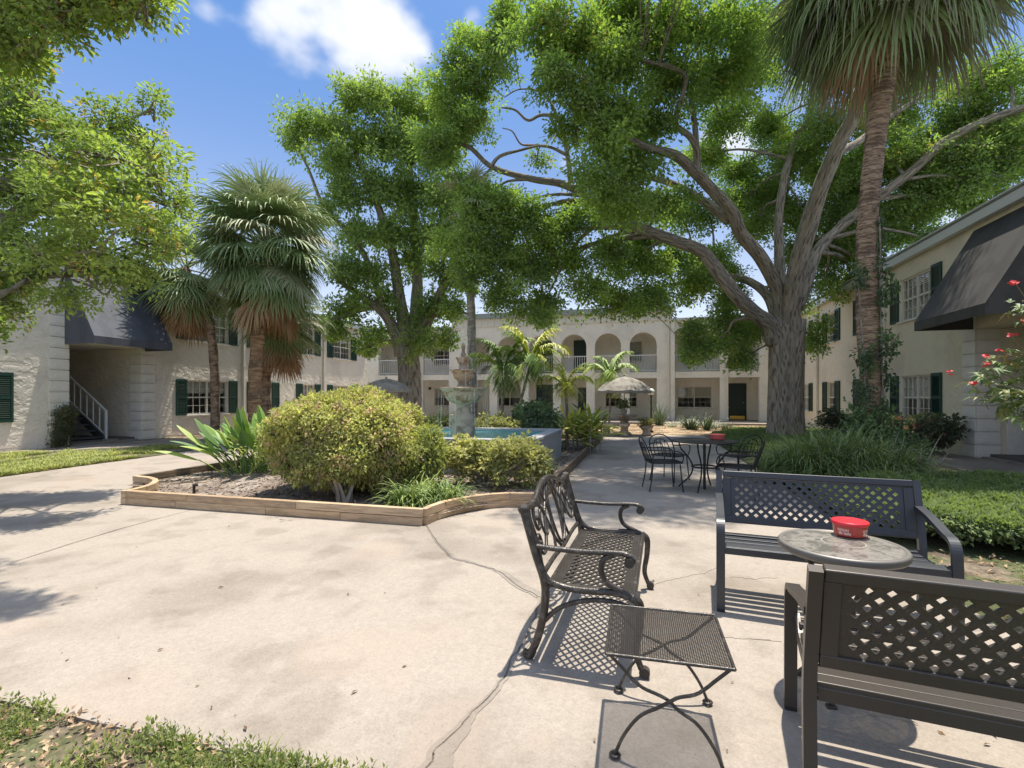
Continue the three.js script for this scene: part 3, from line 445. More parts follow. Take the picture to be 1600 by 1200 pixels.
{
  const t = thing('apartment_block', 'white arcaded two storey apartment block across the back of the courtyard', 'building', [0, 0, -28.5]);
  const AC = [0, 1, 2, 3, 4, 5].map((i) => -9.78 + 1.946 * i), hw = 0.735, holes = [];
  for (const c of AC) holes.push({ x0: c - hw, x1: c + hw, y0: 2.76, y1: 4.26, arch: 1 });
  const low = (H, ops, x0, x1, top, extra) => { const o = [[x0, 0]]; for (const [a, b] of ops) o.push([a, 0], [a, 2.42], [b, 2.42], [b, 0]); o.push([x1, 0], [x1, top], [x0, top]); return wallGeo(o, extra || [], 0.34); };
  part('wall', low(0, AC.map((c) => [c - hw, c + hw]), -11.49, 1.45, 5.6, holes), M.stuccoBack, t);
  const lo = [[-16.6, -13.8], [-13.48, -11.7]], ro = [[1.62, 3.96], [4.36, 5.89], [6.3, 7.1]];
  const up = (ops) => ops.map(([a, b]) => ({ x0: a, x1: b, y0: 2.76, y1: 5.0 }));
  part('wall', low(0, lo, -19.6, -11.5, 5.5, up(lo)).translate(0, 0, -0.06), M.stuccoBack, t); part('wall', low(0, ro, 1.46, 7.16, 5.5, up(ro)).translate(0, 0, -0.04), M.stuccoBack, t);
  part('pilaster', boxUV(merge([rbox(0.22, 5.5, 0.1, 0.01, 1.52, 2.75, 0.02)])), M.stuccoBack, t);
  // recessed rear wall with its windows and doors
  const wl = [[-13.45, -12.2, 0.78, 1.95, { blind: 0.4 }], [-9.05, -7.5, 0.78, 1.95, { blind: 0.5, nx: 1, ny: 1 }], [-2.27, -0.4, 0.78, 1.95, { blind: 0.35 }], [1.87, 3.75, 0.75, 1.97, { blind: 0.5 }], [-13.5, -12.1, 3.5, 4.7, { blind: 0.2 }], [-0.86, -0.1, 3.5, 4.7, { blind: 0.5, cols: 1 }], [1.9, 3.7, 3.5, 4.7, { blind: 0.4 }], [-16.2, -14.9, 3.5, 4.7, { blind: 0.3 }], [-16.2, -14.9, 0.78, 1.95, { blind: 0.3 }]];
  part('wall', wallGeo(rect(-17.2, 7.16, 0, 5.55), wl.map(([x0, x1, y0, y1]) => ({ x0, x1, y0, y1 })), 0.2, -1.8), M.stuccoBack, t);
  wl.forEach(([a, b, y0, y1, o]) => makeWindow(t, a, b, y0, y1, -1.8, o));
  const door = (x0, x1, y0, glass) => { const w = x1 - x0, x = (x0 + x1) / 2, d = part('door', [rbox(w, 2.0, 0.045, 0.006, x, y0 + 1.0, -1.775), ...[[0.3, 0.55], [1.0, 0.75], [1.68, 0.4]].flatMap(([y, h]) => [-1, 1].map((s) => rbox(w * 0.34, h, 0.02, 0.006, x + s * w * 0.23, y0 + y + 0.03, -1.75)))], M.door, t); part('door_frame', [box(0.07, 2.07, 0.08, x0 - 0.035, y0 + 1.035, -1.765), box(0.07, 2.07, 0.08, x1 + 0.035, y0 + 1.035, -1.765), box(w, 0.07, 0.078, x, y0 + 2.035, -1.765)], glass ? M.trim : M.door, d); part('handle', [ball(0.035, x1 - 0.09, y0 + 0.98, -1.72), cyl(0.012, 0.012, 0.05, x1 - 0.09, y0 + 0.955, -1.74)], M.brass, d); return d; };
  door(-6.45, -5.5, 0.07); door(-6.4, -5.5, 2.77); door(-4.1, -3.25, 2.77); door(4.35, 4.75, 2.77); const dr = door(4.68, 5.5, 0.07); part('kick_plate', box(0.78, 0.2, 0.006, 5.09, 0.2, -1.733), M.brass, dr);
  door(-15.6, -14.8, 2.77).visible = true;
  makeWindow(t, -3.95, -3.25, 0.1, 1.98, -1.72, { cols: 1, nx: 1, ny: 1, blind: 0, sill: false });
  part('dark_panel', box(0.66, 1.8, 0.02, -3.6, 1.04, -1.785), M.door, t);
  // gallery floor and ceiling
  part('gallery_floor', boxUV(box(24.3, 0.3, 1.4, -5.02, 2.6, -1.08)), M.stuccoBack, t); part('gallery_ceiling', boxUV(box(24.3, 0.1, 1.4, -5.02, 5.52, -1.08)), M.stuccoBack, t);
  for (const [a, b] of [...AC.map((c) => [c - hw, c + hw]), ...lo, ...ro]) {
    const w = b - a, n = Math.max(4, Math.round(w / 0.138)), bs = []; for (let k = 1; k < n; k++) bs.push(box(0.026, 0.84, 0.026, a + w * k / n, 3.28, -0.2));
    const r = part('railing', [box(w, 0.05, 0.06, (a + b) / 2, 3.725, -0.2), box(w, 0.04, 0.045, (a + b) / 2, 2.86, -0.2)], M.rail, t); part('balusters', bs, M.rail, r).userData.kind = 'stuff';
    if (w > 2.6) part('railing_post', box(0.1, 0.98, 0.1, a + w * 0.55, 3.25, -0.2), M.rail, r);
  }
  part('wall', boxUV(merge([box(24.3, 5.5, 0.2, -5.02, 2.75, -8.9), box(0.2, 5.5, 6.8, -17.1, 2.75, -5.4), box(0.2, 5.5, 6.8, 7.06, 2.75, -5.4), box(0.2, 5.4, 1.44, -17.1, 2.71, -1.12), box(0.2, 5.4, 1.44, 7.06, 2.71, -1.12)])), M.stuccoBack, t);
  part('floor', boxUV(merge([box(24, 0.1, 6.6, -5.02, 0.02, -5.4), box(24, 0.2, 6.6, -5.02, 2.7, -5.4)])), M.inside, t);
  // parapet of vertical boards under a dark metal edge over the arcade
  const rf = part('roof', [box(13.3, 0.3, 9.2, -5.02, 6.25, -4.4)], M.roof, t);
  for (let k = 0; k < 33; k++) part('board', rbox(0.385, 0.5, 0.05, 0.006, -11.3 + k * 0.394, 5.85, 0.03), M.trim, rf);
  part('roof_beam', box(12.9, 0.5, 0.25, -5.02, 5.852, -0.14), M.stuccoBack, rf);
  part('roof', [box(5.9, 0.2, 9.0, -14.5, 5.6, -4.45), box(5.9, 0.12, 0.1, -14.5, 5.63, 0.12)], M.roof, t); part('roof', [box(5.9, 0.2, 9.0, 4.4, 5.6, -4.45), box(5.9, 0.12, 0.1, 4.4, 5.63, 0.12)], M.fascia, t);
  for (const x of [-13.64, 1.3, 4.3]) downspout(t, x, 5.4, 0.0);
  for (const [x, y] of [[-13.75, 1.85], [4.3, 1.6]]) part('wall_lamp', [cyl(0.06, 0.08, 0.16, x, y, -1.68, 10), box(0.1, 0.14, 0.06, x, y + 0.08, -1.77)], M.black, t);
}

// ---------------------------------------------------------------- timber edged planting bed and the fountain
{
  const t = thing('timber_border', 'low two-course timber border round the planting bed with scooped corners', 'bed border', [-4.4, 0, -4.85]), r = rng(8);
  const bd = (a, b, y, k, old) => { const L = Math.hypot(b[0] - a[0], b[1] - a[1]), g = boxUV(rbox(L - 0.004, 0.087, 0.075, 0.006), r() * 3, r() * 3); place(g, (a[0] + b[0]) / 2 + 4.4, y + (r() - 0.5) * 0.004, (a[1] + b[1]) / 2 + 4.85, 0, -Math.atan2(b[1] - a[1], b[0] - a[0])); part('board', g, old ? M.woodOld[k % 2] : M.woods[k % 3], t); };
  const run = (a, b, cuts, y, old) => { let p = a, k = 0; for (const c of [...cuts, 1]) { const q = [lerp(a[0], b[0], c), lerp(a[1], b[1], c)]; bd(p, q, y, k++ + Math.round(y * 20), old); p = q; } };
  run([-6.44, -4.85], [-2.29, -4.87], [0.2, 0.52, 0.76], 0.0445); run([-6.44, -4.85], [-2.29, -4.87], [0.24, 0.62], 0.1345);
  const arc = (c, rx, rz, a0, a1, n, y, k0) => { for (let k = 0; k < n; k++) { const u = lerp(a0, a1, k / n), v = lerp(a0, a1, (k + 1) / n), e = y > 0.1 ? 0.5 / n * (a1 - a0) : 0, p = (w) => [c[0] + Math.cos(w) * rx, c[1] + Math.sin(w) * rz]; const uu = k ? u - e : u, vv = k < n - 1 ? v - e : v; bd(p(uu), p(vv), y, k0 + k); } };
  for (const y of [0.0445, 0.1345]) {
    arc([-1.32, -4.87], 0.97, 1.17, Math.PI, Math.PI * 1.5, 7, y, 1);
    arc([-7.51, -4.8], 1.07, 0.98, Math.PI * 2, Math.PI * 1.5, 7, y, 2);
    run([XP, -6.06], [XP, ZB], [0.14, 0.34, 0.36, 0.58, 0.8], y, 1); run([XL, -5.8], [XL, ZB], [0.2, 0.4, 0.62, 0.8], y, 1); run([XL, ZB], [XP, ZB], [0.25, 0.5, 0.75], y, 1);
  }
  part('bracket', rbox(0.1, 0.09, 0.02, 0.004, XL + 4.4 + 0.05, 0.12, -7.9 + 4.85, 0, Math.PI / 2), M.trim, t);
}
const PX0 = -5.3, PX1 = -1.76, PZ0 = -7.84, PZ1 = -10.9, PT = 0.67;
{
  const cx = (PX0 + PX1) / 2, cz = (PZ0 + PZ1) / 2, w = PX1 - PX0, d = PZ0 - PZ1;
  const t = thing('fountain_pool', 'grey walled rectangular fountain pool set in the planting bed', 'pool', [cx, 0, cz]);
  part('wall', boxUV(box(w - 0.04, PT - 0.06, 0.2, 0, PT / 2 - 0.03, d / 2 - 0.12)), M.poolWall, t); part('wall', boxUV(box(w - 0.04, PT - 0.06, 0.2, 0, PT / 2 - 0.03, -d / 2 + 0.12)), M.poolWall, t);
  for (const s of [-1, 1]) part('wall', boxUV(box(0.2, PT - 0.06, d - 0.45, s * (w / 2 - 0.12), PT / 2 - 0.03, 0)), M.poolWall, t);
  part('coping', boxUV(merge([rbox(w, 0.06, 0.24, 0.012, 0, PT - 0.03, d / 2 - 0.12), rbox(w, 0.06, 0.24, 0.012, 0, PT - 0.03, -d / 2 + 0.12)])), M.poolWall, t);
  for (const s of [-1, 1]) part('coping', boxUV(rbox(0.24, 0.06, d - 0.49, 0.012, s * (w / 2 - 0.12), PT - 0.03, 0)), M.poolWall, t);
  part('pool_floor', box(w - 0.44, 0.05, d - 0.44, 0, 0.3, 0), M.poolFloor, t);
  part('pool_lining', [box(w - 0.45, 0.3, 0.01, 0, 0.47, d / 2 - 0.226), box(w - 0.45, 0.3, 0.01, 0, 0.47, -d / 2 + 0.226), box(0.01, 0.3, d - 0.46, w / 2 - 0.226, 0.47, 0), box(0.01, 0.3, d - 0.46, -w / 2 + 0.226, 0.47, 0)], M.poolFloor, t);
  struct('water', sheet([[PX0 + 0.235, PZ0 - 0.235], [PX1 - 0.235, PZ0 - 0.235], [PX1 - 0.235, PZ1 + 0.235], [PX0 + 0.235, PZ1 + 0.235]], 0.6), M.water);
  part('light_block', rbox(0.5, 0.3, 0.3, 0.02, -0.6, 0.82, -d / 2 + 0.1), M.stone, t);
}
const FX = -3.53, FZ = -9.37;
{
  const t = thing('stone_fountain', 'three tiered carved stone fountain with water spilling from its bowls', 'fountain', [FX, 0, FZ]);
  const flute = (g, n, k, y0, y1) => { const p = g.attributes.position; for (let i = 0; i < p.count; i++) { const y = p.getY(i); if (y < y0 || y > y1) continue; const a = Math.atan2(p.getZ(i), p.getX(i)), m = 1 + k * Math.cos(a * n) * Math.sin(Math.PI * (y - y0) / (y1 - y0)); p.setX(i, p.getX(i) * m); p.setZ(i, p.getZ(i) * m); } return smooth(g); };
  const st = (g) => boxUV(g);
  part('pedestal', st(smooth(lathe([[0.01, 0.36], [0.245, 0.36], [0.245, 0.62], [0.25, 0.64], [0.25, 0.72], [0.235, 0.75], [0.235, 0.93], [0.225, 0.95], [0.215, 1.0], [0.19, 1.03], [0.15, 1.08], [0.135, 1.16], [0.15, 1.22], [0.17, 1.245]], 32))), M.stoneGrey, t);
  part('large_bowl', st(flute(lathe([[0.17, 1.245], [0.2, 1.25], [0.3, 1.3], [0.36, 1.37], [0.385, 1.45], [0.38, 1.475], [0.4, 1.49], [0.455, 1.53], [0.475, 1.545], [0.475, 1.565], [0.44, 1.57], [0.4, 1.54], [0.2, 1.5], [0.01, 1.49]], 96), 24, 0.03, 1.25, 1.57)), M.stone, t);
  part('middle_stem', st(smooth(lathe([[0.14, 1.5], [0.13, 1.6], [0.105, 1.66], [0.12, 1.7], [0.15, 1.735]], 24))), M.stoneGrey, t);
  part('middle_bowl', st(flute(lathe([[0.12, 1.72], [0.18, 1.75], [0.205, 1.82], [0.21, 1.86], [0.27, 1.9], [0.275, 1.925], [0.25, 1.925], [0.15, 1.89], [0.01, 1.89]], 96), 16, 0.035, 1.74, 1.93)), M.stone, t);
  part('upper_stem', st(smooth(lathe([[0.1, 1.89], [0.085, 1.97], [0.065, 2.02], [0.08, 2.05]], 20))), M.stoneGrey, t);
  part('small_bowl', st(flute(lathe([[0.07, 2.03], [0.11, 2.06], [0.125, 2.12], [0.15, 2.16], [0.15, 2.175], [0.12, 2.17], [0.01, 2.14]], 64), 12, 0.03, 2.05, 2.18)), M.stone, t);
  part('finial', st(smooth(lathe([[0.05, 2.14], [0.045, 2.2], [0.06, 2.23], [0.035, 2.28], [0.03, 2.33], [0.045, 2.38], [0.03, 2.44], [0.008, 2.48]], 14))), M.stoneGrey, t);
  const r = rng(14), g = []; part('water_jet', tube([[0, 2.36, 0], [0.004, 2.45, 0], [0, 2.54, 0.004]], (q) => lerp(0.028, 0.012, q), 6), M.spray, t);
  for (const [rad, y0, y1, n] of [[0.478, 1.56, 0.6, 10], [0.277, 1.92, 1.53, 7], [0.152, 2.17, 1.9, 5]]) for (let k = 0; k < n; k++) { const a = (k + r() * 0.6) / n * 6.283, e = rad + 0.02 + r() * 0.05, pts = []; for (let i = 0; i <= 6; i++) { const q = i / 6; pts.push([Math.cos(a) * (rad - 0.02 + (e - rad + 0.03) * Math.sqrt(q)), lerp(y0, y1, q * q * 0.8 + q * 0.2), Math.sin(a) * (rad - 0.02 + (e - rad + 0.03) * Math.sqrt(q))]); } const w = 0.002 + r() * 0.003; g.push(tube(pts, (q) => w * (0.6 + 0.7 * Math.abs(Math.sin(q * 9 + k))), 5, { caps: false })); }
  part('falling_water', g, M.spray, t).userData.kind = 'stuff';
}

// ---------------------------------------------------------------- patio furniture
const bar = (a, b, w, h, up = [0, 1, 0]) => { const A = V(...a), B = V(...b), L = A.distanceTo(B), g = prep(new RoundedBoxGeometry(w, h, L, 1, Math.min(w, h) * 0.18)), m = new THREE.Matrix4().lookAt(B, A, V(...up)); g.applyMatrix4(m); return g.translate((A.x + B.x) / 2, (A.y + B.y) / 2, (A.z + B.z) / 2); };
const flat = (pts, w, h, n = 16) => tubeRect(spline(pts, n), w, h);             // flat bar swept in the y-z plane, w along x, h thick
function tubeRect(P, w, h) {
  const g = [], rings = P.map((p, i) => { const t = P[Math.min(P.length - 1, i + 1)].clone().sub(P[Math.max(0, i - 1)]).normalize(), s = V(1, 0, 0), u = t.clone().cross(s).normalize(); return [[-1, -1], [1, -1], [1, 1], [-1, 1]].map(([a, b]) => p.clone().addScaledVector(s, a * w / 2).addScaledVector(u, b * h / 2)); });
  const o = [], q = (a, b, c, d) => [a, b, c, a, c, d].forEach((v) => o.push(v.x, v.y, v.z));
  for (let i = 0; i < rings.length - 1; i++) for (let k = 0; k < 4; k++) q(rings[i][k], rings[i + 1][k], rings[i + 1][(k + 1) % 4], rings[i][(k + 1) % 4]);
  q(...rings[0]); q(...[...rings.at(-1)].reverse()); const geo = tri(o); return geo;
}
function metalBench(name, label, pos, turn, m, o = {}) {                        // faces +z
  const t = thing(name, label, 'bench', pos, turn, null), L = 1.25, xp = L / 2 - 0.02, seat = 0.415;
  for (const s of [-1, 1]) {
    const x = s * xp;
    part('back_leg', flat([[x, 0, -0.255], [x, 0.2, -0.235], [x, 0.4, -0.235], [x, 0.62, -0.29], [x, 0.818, -0.353]], 0.042, 0.038, 18), m, t);
    part('arm', flat([[x, 0, 0.262], [x, 0.25, 0.258], [x, 0.45, 0.25], [x, 0.525, 0.238], [x, 0.562, 0.2], [x, 0.578, 0.12], [x, 0.605, 0], [x, 0.63, -0.12], [x, 0.65, -0.29]], 0.05, 0.026, 30), m, t);
    part('seat_rail', flat([[x * 0.962, 0.42, 0.252], [x * 0.962, 0.362, 0.15], [x * 0.962, 0.34, 0], [x * 0.962, 0.342, -0.15], [x * 0.962, 0.36, -0.232]], 0.02, 0.04, 18), m, t);
  }
  const zs = [0.2, 0.118, 0.036, -0.046, -0.128, -0.203], ys = [0.395, 0.376, 0.364, 0.36, 0.362, 0.37];
  zs.forEach((z, k) => part('seat_slat', rbox(L - 0.085, 0.022, 0.058, 0.005, 0, ys[k] + 0.008, z, k ? 0 : 0.16), m, t));
  part('front_rail', rbox(L - 0.085, 0.045, 0.022, 0.005, 0, 0.39, 0.247), m, t); part('rear_rail', rbox(L - 0.085, 0.05, 0.02, 0.005, 0, 0.348, -0.226), m, t);
  // leaning back: a pierced panel in a frame
  const a = Math.atan2(0.095, 0.4), by = 0.456, bz = -0.235 - 0.012, wI = L - 0.09, hB = 0.376;
  const tilt = (g) => { g.rotateX(-a * 1.0); return g.translate(0, by, bz); };
  const fr = part('backrest', [tilt(rbox(wI, 0.045, 0.046, 0.007, 0, hB - 0.022, 0)), tilt(rbox(wI, 0.05, 0.03, 0.006, 0, 0.025, 0)), tilt(rbox(0.055, hB - 0.095, 0.028, 0.005, -wI / 2 + 0.0275, hB / 2, 0)), tilt(rbox(0.055, hB - 0.095, 0.028, 0.005, wI / 2 - 0.0275, hB / 2, 0))], m, t);
  const pw = wI - 0.108, ph = hB - 0.092, sh = poly([[-pw / 2, 0], [pw / 2, 0], [pw / 2, ph], [-pw / 2, ph]]), px = 0.0312, py = ph / 9.4, nx = Math.floor(pw / px);
  const x0 = -(nx - 2) * px / 2;
  for (let i = 0; i < nx - 1; i++) for (let k = 0; k < 9; k++) { if ((i + k) % 2 !== 0) continue; const x = x0 + i * px, y = py * 0.62 + k * py, dx = 0.0166, dy = 0.0148; if (y > ph - 0.018) continue; const p = new THREE.Path(); p.moveTo(x - dx, y); p.lineTo(x, y + dy); p.lineTo(x + dx, y); p.lineTo(x, y - dy); p.closePath(); sh.holes.push(p); }
  part('lattice_panel', tilt(boxUV(extr(sh, 0.01)).translate(0, 0.046, -0.005)), m, fr);
  part('mounting_pad', [box(0.05, 0.012, 0.02, -L * 0.33, 0.47, -0.236), box(0.05, 0.012, 0.02, L * 0.2, 0.47, -0.236)], m, t);
  for (const s of [-1, 1]) for (const z of [-0.255, 0.262]) part('foot', rbox(0.046, 0.012, 0.04, 0.003, s * xp, 0.006, z), M.black, t);
  return t;
}
metalBench('metal_bench', 'dark grey metal bench with pierced lattice back, standing behind the small round table', [1.11, 0, -3.605], R(-6.8), M.steelGrey);
metalBench('metal_bench', 'brown metal bench seen from behind, nearest the camera at the right', [1.19, 0, -2.085], R(180 - 7.8), M.bronze);

{ // cast bench, faces local +z
  const t = thing('cast_bench', 'dark cast metal bench with scrolled back and curved arms', 'bench', [-0.262, 0, -3.1], R(88), null), L = 1.17, xe = L / 2, m = M.iron;
  const A = (pts, n) => spline(pts, n);
  for (const s of [-1, 1]) {
    const x = s * xe;
    part('rear_leg', [tube(A([[x, 0.02, -0.3], [x, 0.1, -0.262], [x, 0.26, -0.222], [x, 0.4, -0.215], [x, 0.55, -0.262], [x, 0.69, -0.303], [x, 0.782, -0.33]], 26), (q) => lerp(0.021, 0.024, q), 10), ball(0.03, x, 0.786, -0.332), tube(A([[x, 0.05, -0.275], [x, 0.018, -0.295], [x, 0.028, -0.325], [x, 0.045, -0.315]], 10), 0.016, 8)], m, t);
    part('front_leg', [tube(A([[x, 0.39, 0.225], [x, 0.36, 0.26], [x, 0.25, 0.262], [x, 0.12, 0.245], [x, 0.04, 0.27]], 20), (q) => lerp(0.024, 0.015, q), 10), cyl(0.026, 0.026, 0.034, 0, 0, 0, 14).rotateZ(Math.PI / 2).translate(x + 0.017, 0.028, 0.285)], m, t);
    part('arm', [tube(A([[x, 0.6, -0.285], [x, 0.595, -0.2], [x, 0.592, 0], [x, 0.6, 0.12], [x, 0.597, 0.2], [x, 0.575, 0.232], [x, 0.55, 0.222], [x, 0.548, 0.2]], 30), 0.0175, 10, { k: 0.8 }), cyl(0.024, 0.024, 0.05, 0, 0, 0, 12).rotateZ(Math.PI / 2).translate(x + 0.025, 0.56, 0.212)], m, t);
    part('arm_support', tube(A([[x, 0.59, 0.135], [x, 0.56, 0.085], [x, 0.5, 0.075], [x, 0.45, 0.1], [x, 0.415, 0.17], [x, 0.392, 0.225]], 22), 0.015, 8), m, t);
    part('side_rail', tube(A([[x, 0.5, -0.245], [x, 0.43, -0.2], [x, 0.4, -0.12], [x, 0.395, 0], [x, 0.4, 0.14], [x, 0.385, 0.23]], 20), 0.018, 8), m, t);
    part('arched_brace', tube(A([[x, 0.2, -0.232], [x, 0.29, -0.14], [x, 0.345, 0], [x, 0.355, 0.13], [x, 0.33, 0.235]], 18), 0.013, 8), m, t);
  }
  // seat: rolled edges round a basket-weave grid
  const st = part('seat', [tube([[-xe, 0.388, 0.232], [xe, 0.388, 0.232]], 0.017, 8), tube([[-xe, 0.392, -0.2], [xe, 0.392, -0.2]], 0.014, 8), rbox(L - 0.03, 0.014, 0.05, 0.004, 0, 0.392, 0.198), rbox(L - 0.03, 0.014, 0.05, 0.004, 0, 0.392, -0.17), rbox(0.05, 0.0138, 0.33, 0.004, -xe + 0.04, 0.392, 0.014), rbox(0.05, 0.0138, 0.33, 0.004, xe - 0.04, 0.392, 0.014)], m, t);
  { const g = [], w = L - 0.12, d = 0.33, z0 = -0.15, p = 0.066, ang = Math.atan2(0.047, 0.066); for (const s of [-1, 1]) for (let i = -20; i < 46; i++) { const xa = -w / 2 + i * p; let a = [xa, z0], b = [xa + d / Math.tan(ang), z0 + d]; if (b[0] < -w / 2 || a[0] > w / 2) continue; if (a[0] < -w / 2) a = [-w / 2, z0 + (-w / 2 - xa) * Math.tan(ang)]; if (b[0] > w / 2) b = [w / 2, z0 + (w / 2 - xa) * Math.tan(ang)]; if (Math.hypot(b[0] - a[0], b[1] - a[1]) < 0.03) continue; g.push(bar([s * a[0], 0.392 + s * 0.002, a[1]], [s * b[0], 0.392 + s * 0.002, b[1]], 0.0135, 0.008)); } part('weave', g, m, st); }
  // back: crest rail, lower rail, oval and scrolls, on a plane leaning back
  const lean = ([x, y]) => V(x, y, -0.225 - (y - 0.42) * 0.29);
  const T = (pts, r, n = 30, o = {}) => tube(spline(pts.map(lean), n, o.closed), r, 8, o);
  const half = (f) => [-1, 1].map((s) => f((p) => p.map(([x, y]) => [s * x, y])));
  const bk = part('backrest', [T([[-xe, 0.785], [-xe + 0.12, 0.78], [-0.34, 0.79], [-0.22, 0.825], [-0.1, 0.85], [0, 0.855], [0.1, 0.85], [0.22, 0.825], [0.34, 0.79], [xe - 0.12, 0.78], [xe, 0.785]], 0.02, 50), T([[-xe, 0.445], [-0.3, 0.45], [0, 0.44], [0.3, 0.45], [xe, 0.445]], 0.014, 20)], m, t);
  const ring = (cx, cy, rx, ry, a0 = 0, a1 = 6.283, n = 24, sp = 0) => { const o = []; for (let k = 0; k <= n; k++) { const q = k / n, a = lerp(a0, a1, q), e = 1 - sp * q; o.push([cx + Math.cos(a) * rx * e, cy + Math.sin(a) * ry * e]); } return o; };
  part('oval', [T(ring(0, 0.645, 0.1, 0.18), 0.009, 40)], m, bk);
  for (const s of [-1, 1]) {
    const F = (p) => p.map(([x, y]) => [s * x, y]);
    part('scroll', [T(F([[0.06, 0.46], [0.14, 0.52], [0.2, 0.62], [0.27, 0.72], [0.36, 0.77], [0.43, 0.75], [0.455, 0.69], [0.43, 0.645], [0.385, 0.65], [0.375, 0.69], [0.4, 0.705]]), 0.01, 46)], m, bk);
    part('scroll', [T(F([[0.08, 0.835], [0.13, 0.77], [0.22, 0.7], [0.3, 0.6], [0.38, 0.53], [0.45, 0.52], [0.495, 0.56], [0.49, 0.61], [0.45, 0.62], [0.435, 0.585], [0.46, 0.575]]), 0.01, 46)], m, bk);
    part('scroll', [T(F([[0.2, 0.45], [0.15, 0.56], [0.12, 0.66], [0.16, 0.74], [0.22, 0.815]]), 0.009, 24), T(F([[0.54, 0.46], [0.5, 0.6], [0.52, 0.72], [0.49, 0.8]]), 0.009, 18)], m, bk);
    part('ring', [T(F(ring(0.285, 0.655, 0.06, 0.075)), 0.008, 30)], m, bk);
    part('ball_tip', [ball(0.016, ...lean([s * 0.4, 0.7]).toArray()), ball(0.016, ...lean([s * 0.456, 0.578]).toArray())], m, bk);
  }
}
{ // mesh side table
  const t = thing('side_table', 'small square black mesh side table on curved legs', 'table', [0.084, 0, -2.143], R(1)), s = 0.2275, y = 0.398, m = M.iron;
  const top = part('tabletop', [tube([[-s, y, -s], [s, y, -s]], 0.0068, 8), tube([[-s, y, s], [s, y, s]], 0.0068, 8), tube([[-s, y, -s], [-s, y, s]], 0.0068, 8), tube([[s, y, -s], [s, y, s]], 0.0068, 8)], m, t);
  const g = [], p = 0.0165, k = 0.6, w = s * 2 - 0.008; for (const sg of [-1, 1]) for (let i = -50; i < 30; i++) { const xa = -w / 2 + i * p, e = w / k; let a = [xa, -w / 2], b = [xa + e, w / 2]; if (b[0] < -w / 2 || a[0] > w / 2) continue; if (a[0] < -w / 2) a = [-w / 2, -w / 2 + (-w / 2 - xa) * k]; if (b[0] > w / 2) b = [w / 2, -w / 2 + (w / 2 - xa) * k]; if (b[0] - a[0] < 0.006) continue; g.push(bar([sg * a[0], y + sg * 0.0008, a[1]], [sg * b[0], y + sg * 0.0008, b[1]], 0.0029, 0.0016)); }
  part('mesh', g, m, top).userData.kind = 'stuff';
  for (const z of [-s + 0.012, s - 0.012]) for (const q of [-1, 1]) {
    const L = spline([[q * (s - 0.01), y - 0.005, z], [q * 0.17, y - 0.05, z], [q * 0.1, 0.285, z], [q * 0.035, 0.262, z], [0, 0.243, z + q * 0.006], [-q * 0.035, 0.215, z], [-q * 0.1, 0.175, z], [-q * 0.16, 0.095, z], [-q * 0.195, 0.015, z]], 34);
    part('leg', [tube(L, 0.0068, 8), tube(spline([[-q * 0.195 + 0.017, 0.012, z], [-q * 0.195, 0.012, z + 0.017], [-q * 0.195 - 0.017, 0.012, z], [-q * 0.195, 0.012, z - 0.017]], 16, true), 0.0065, 6, { closed: true })], m, t);
  }
}
{ // round patio table between the benches
  const t = thing('round_table', 'small round patio table with mottled glass top between the two metal benches', 'table', [0.895, 0, -2.64]);
  const topM = phys({ map: rep(tex(512, (u, v) => { const a = pfbm(u, v, 9, 9, 5, 111), b = pfbm(u, v, 40, 40, 3, 112); return mixc([0.24, 0.225, 0.195], [0.54, 0.5, 0.44], sstep(a * 0.6 + b * 0.4, 0.36, 0.62)); }), 0.5), roughness: 0.3, clearcoat: 0.6, clearcoatRoughness: 0.12, transmission: 0.5, thickness: 0 });
  part('tabletop', boxUV(lathe([[0.0, 0.668], [0.238, 0.668], [0.24, 0.684], [0.238, 0.687], [0, 0.687]], 64)), topM, t);
  part('rim', smooth(lathe([[0.238, 0.655], [0.254, 0.652], [0.262, 0.662], [0.263, 0.682], [0.256, 0.691], [0.241, 0.69], [0.237, 0.68], [0.238, 0.655]], 72)), mat({ color: lin(0.2, 0.185, 0.165), roughness: 0.45, metalness: 0.3 }), t);
  part('etched_ring', prep(new THREE.RingGeometry(0.085, 0.093, 48)).rotateX(-Math.PI / 2).translate(0.02, 0.6885, -0.03), phys({ color: lin(0.34, 0.32, 0.28), roughness: 0.3 }), t);
  for (let k = 0; k < 4; k++) { const a = R(30 + k * 90), c = Math.cos(a), s = Math.sin(a); part('leg', [tube(spline([[c * 0.2, 0.655, s * 0.2], [c * 0.12, 0.56, s * 0.12], [c * 0.05, 0.4, s * 0.05], [c * 0.06, 0.25, s * 0.06], [c * 0.13, 0.08, s * 0.13], [c * 0.18, 0.01, s * 0.18]], 22), 0.012, 8), rbox(0.04, 0.012, 0.03, 0.003, c * 0.185, 0.006, s * 0.185)], M.bronze, t); }
  part('collar', cyl(0.05, 0.05, 0.03, 0, 0.63, 0, 18), M.bronze, t);
}
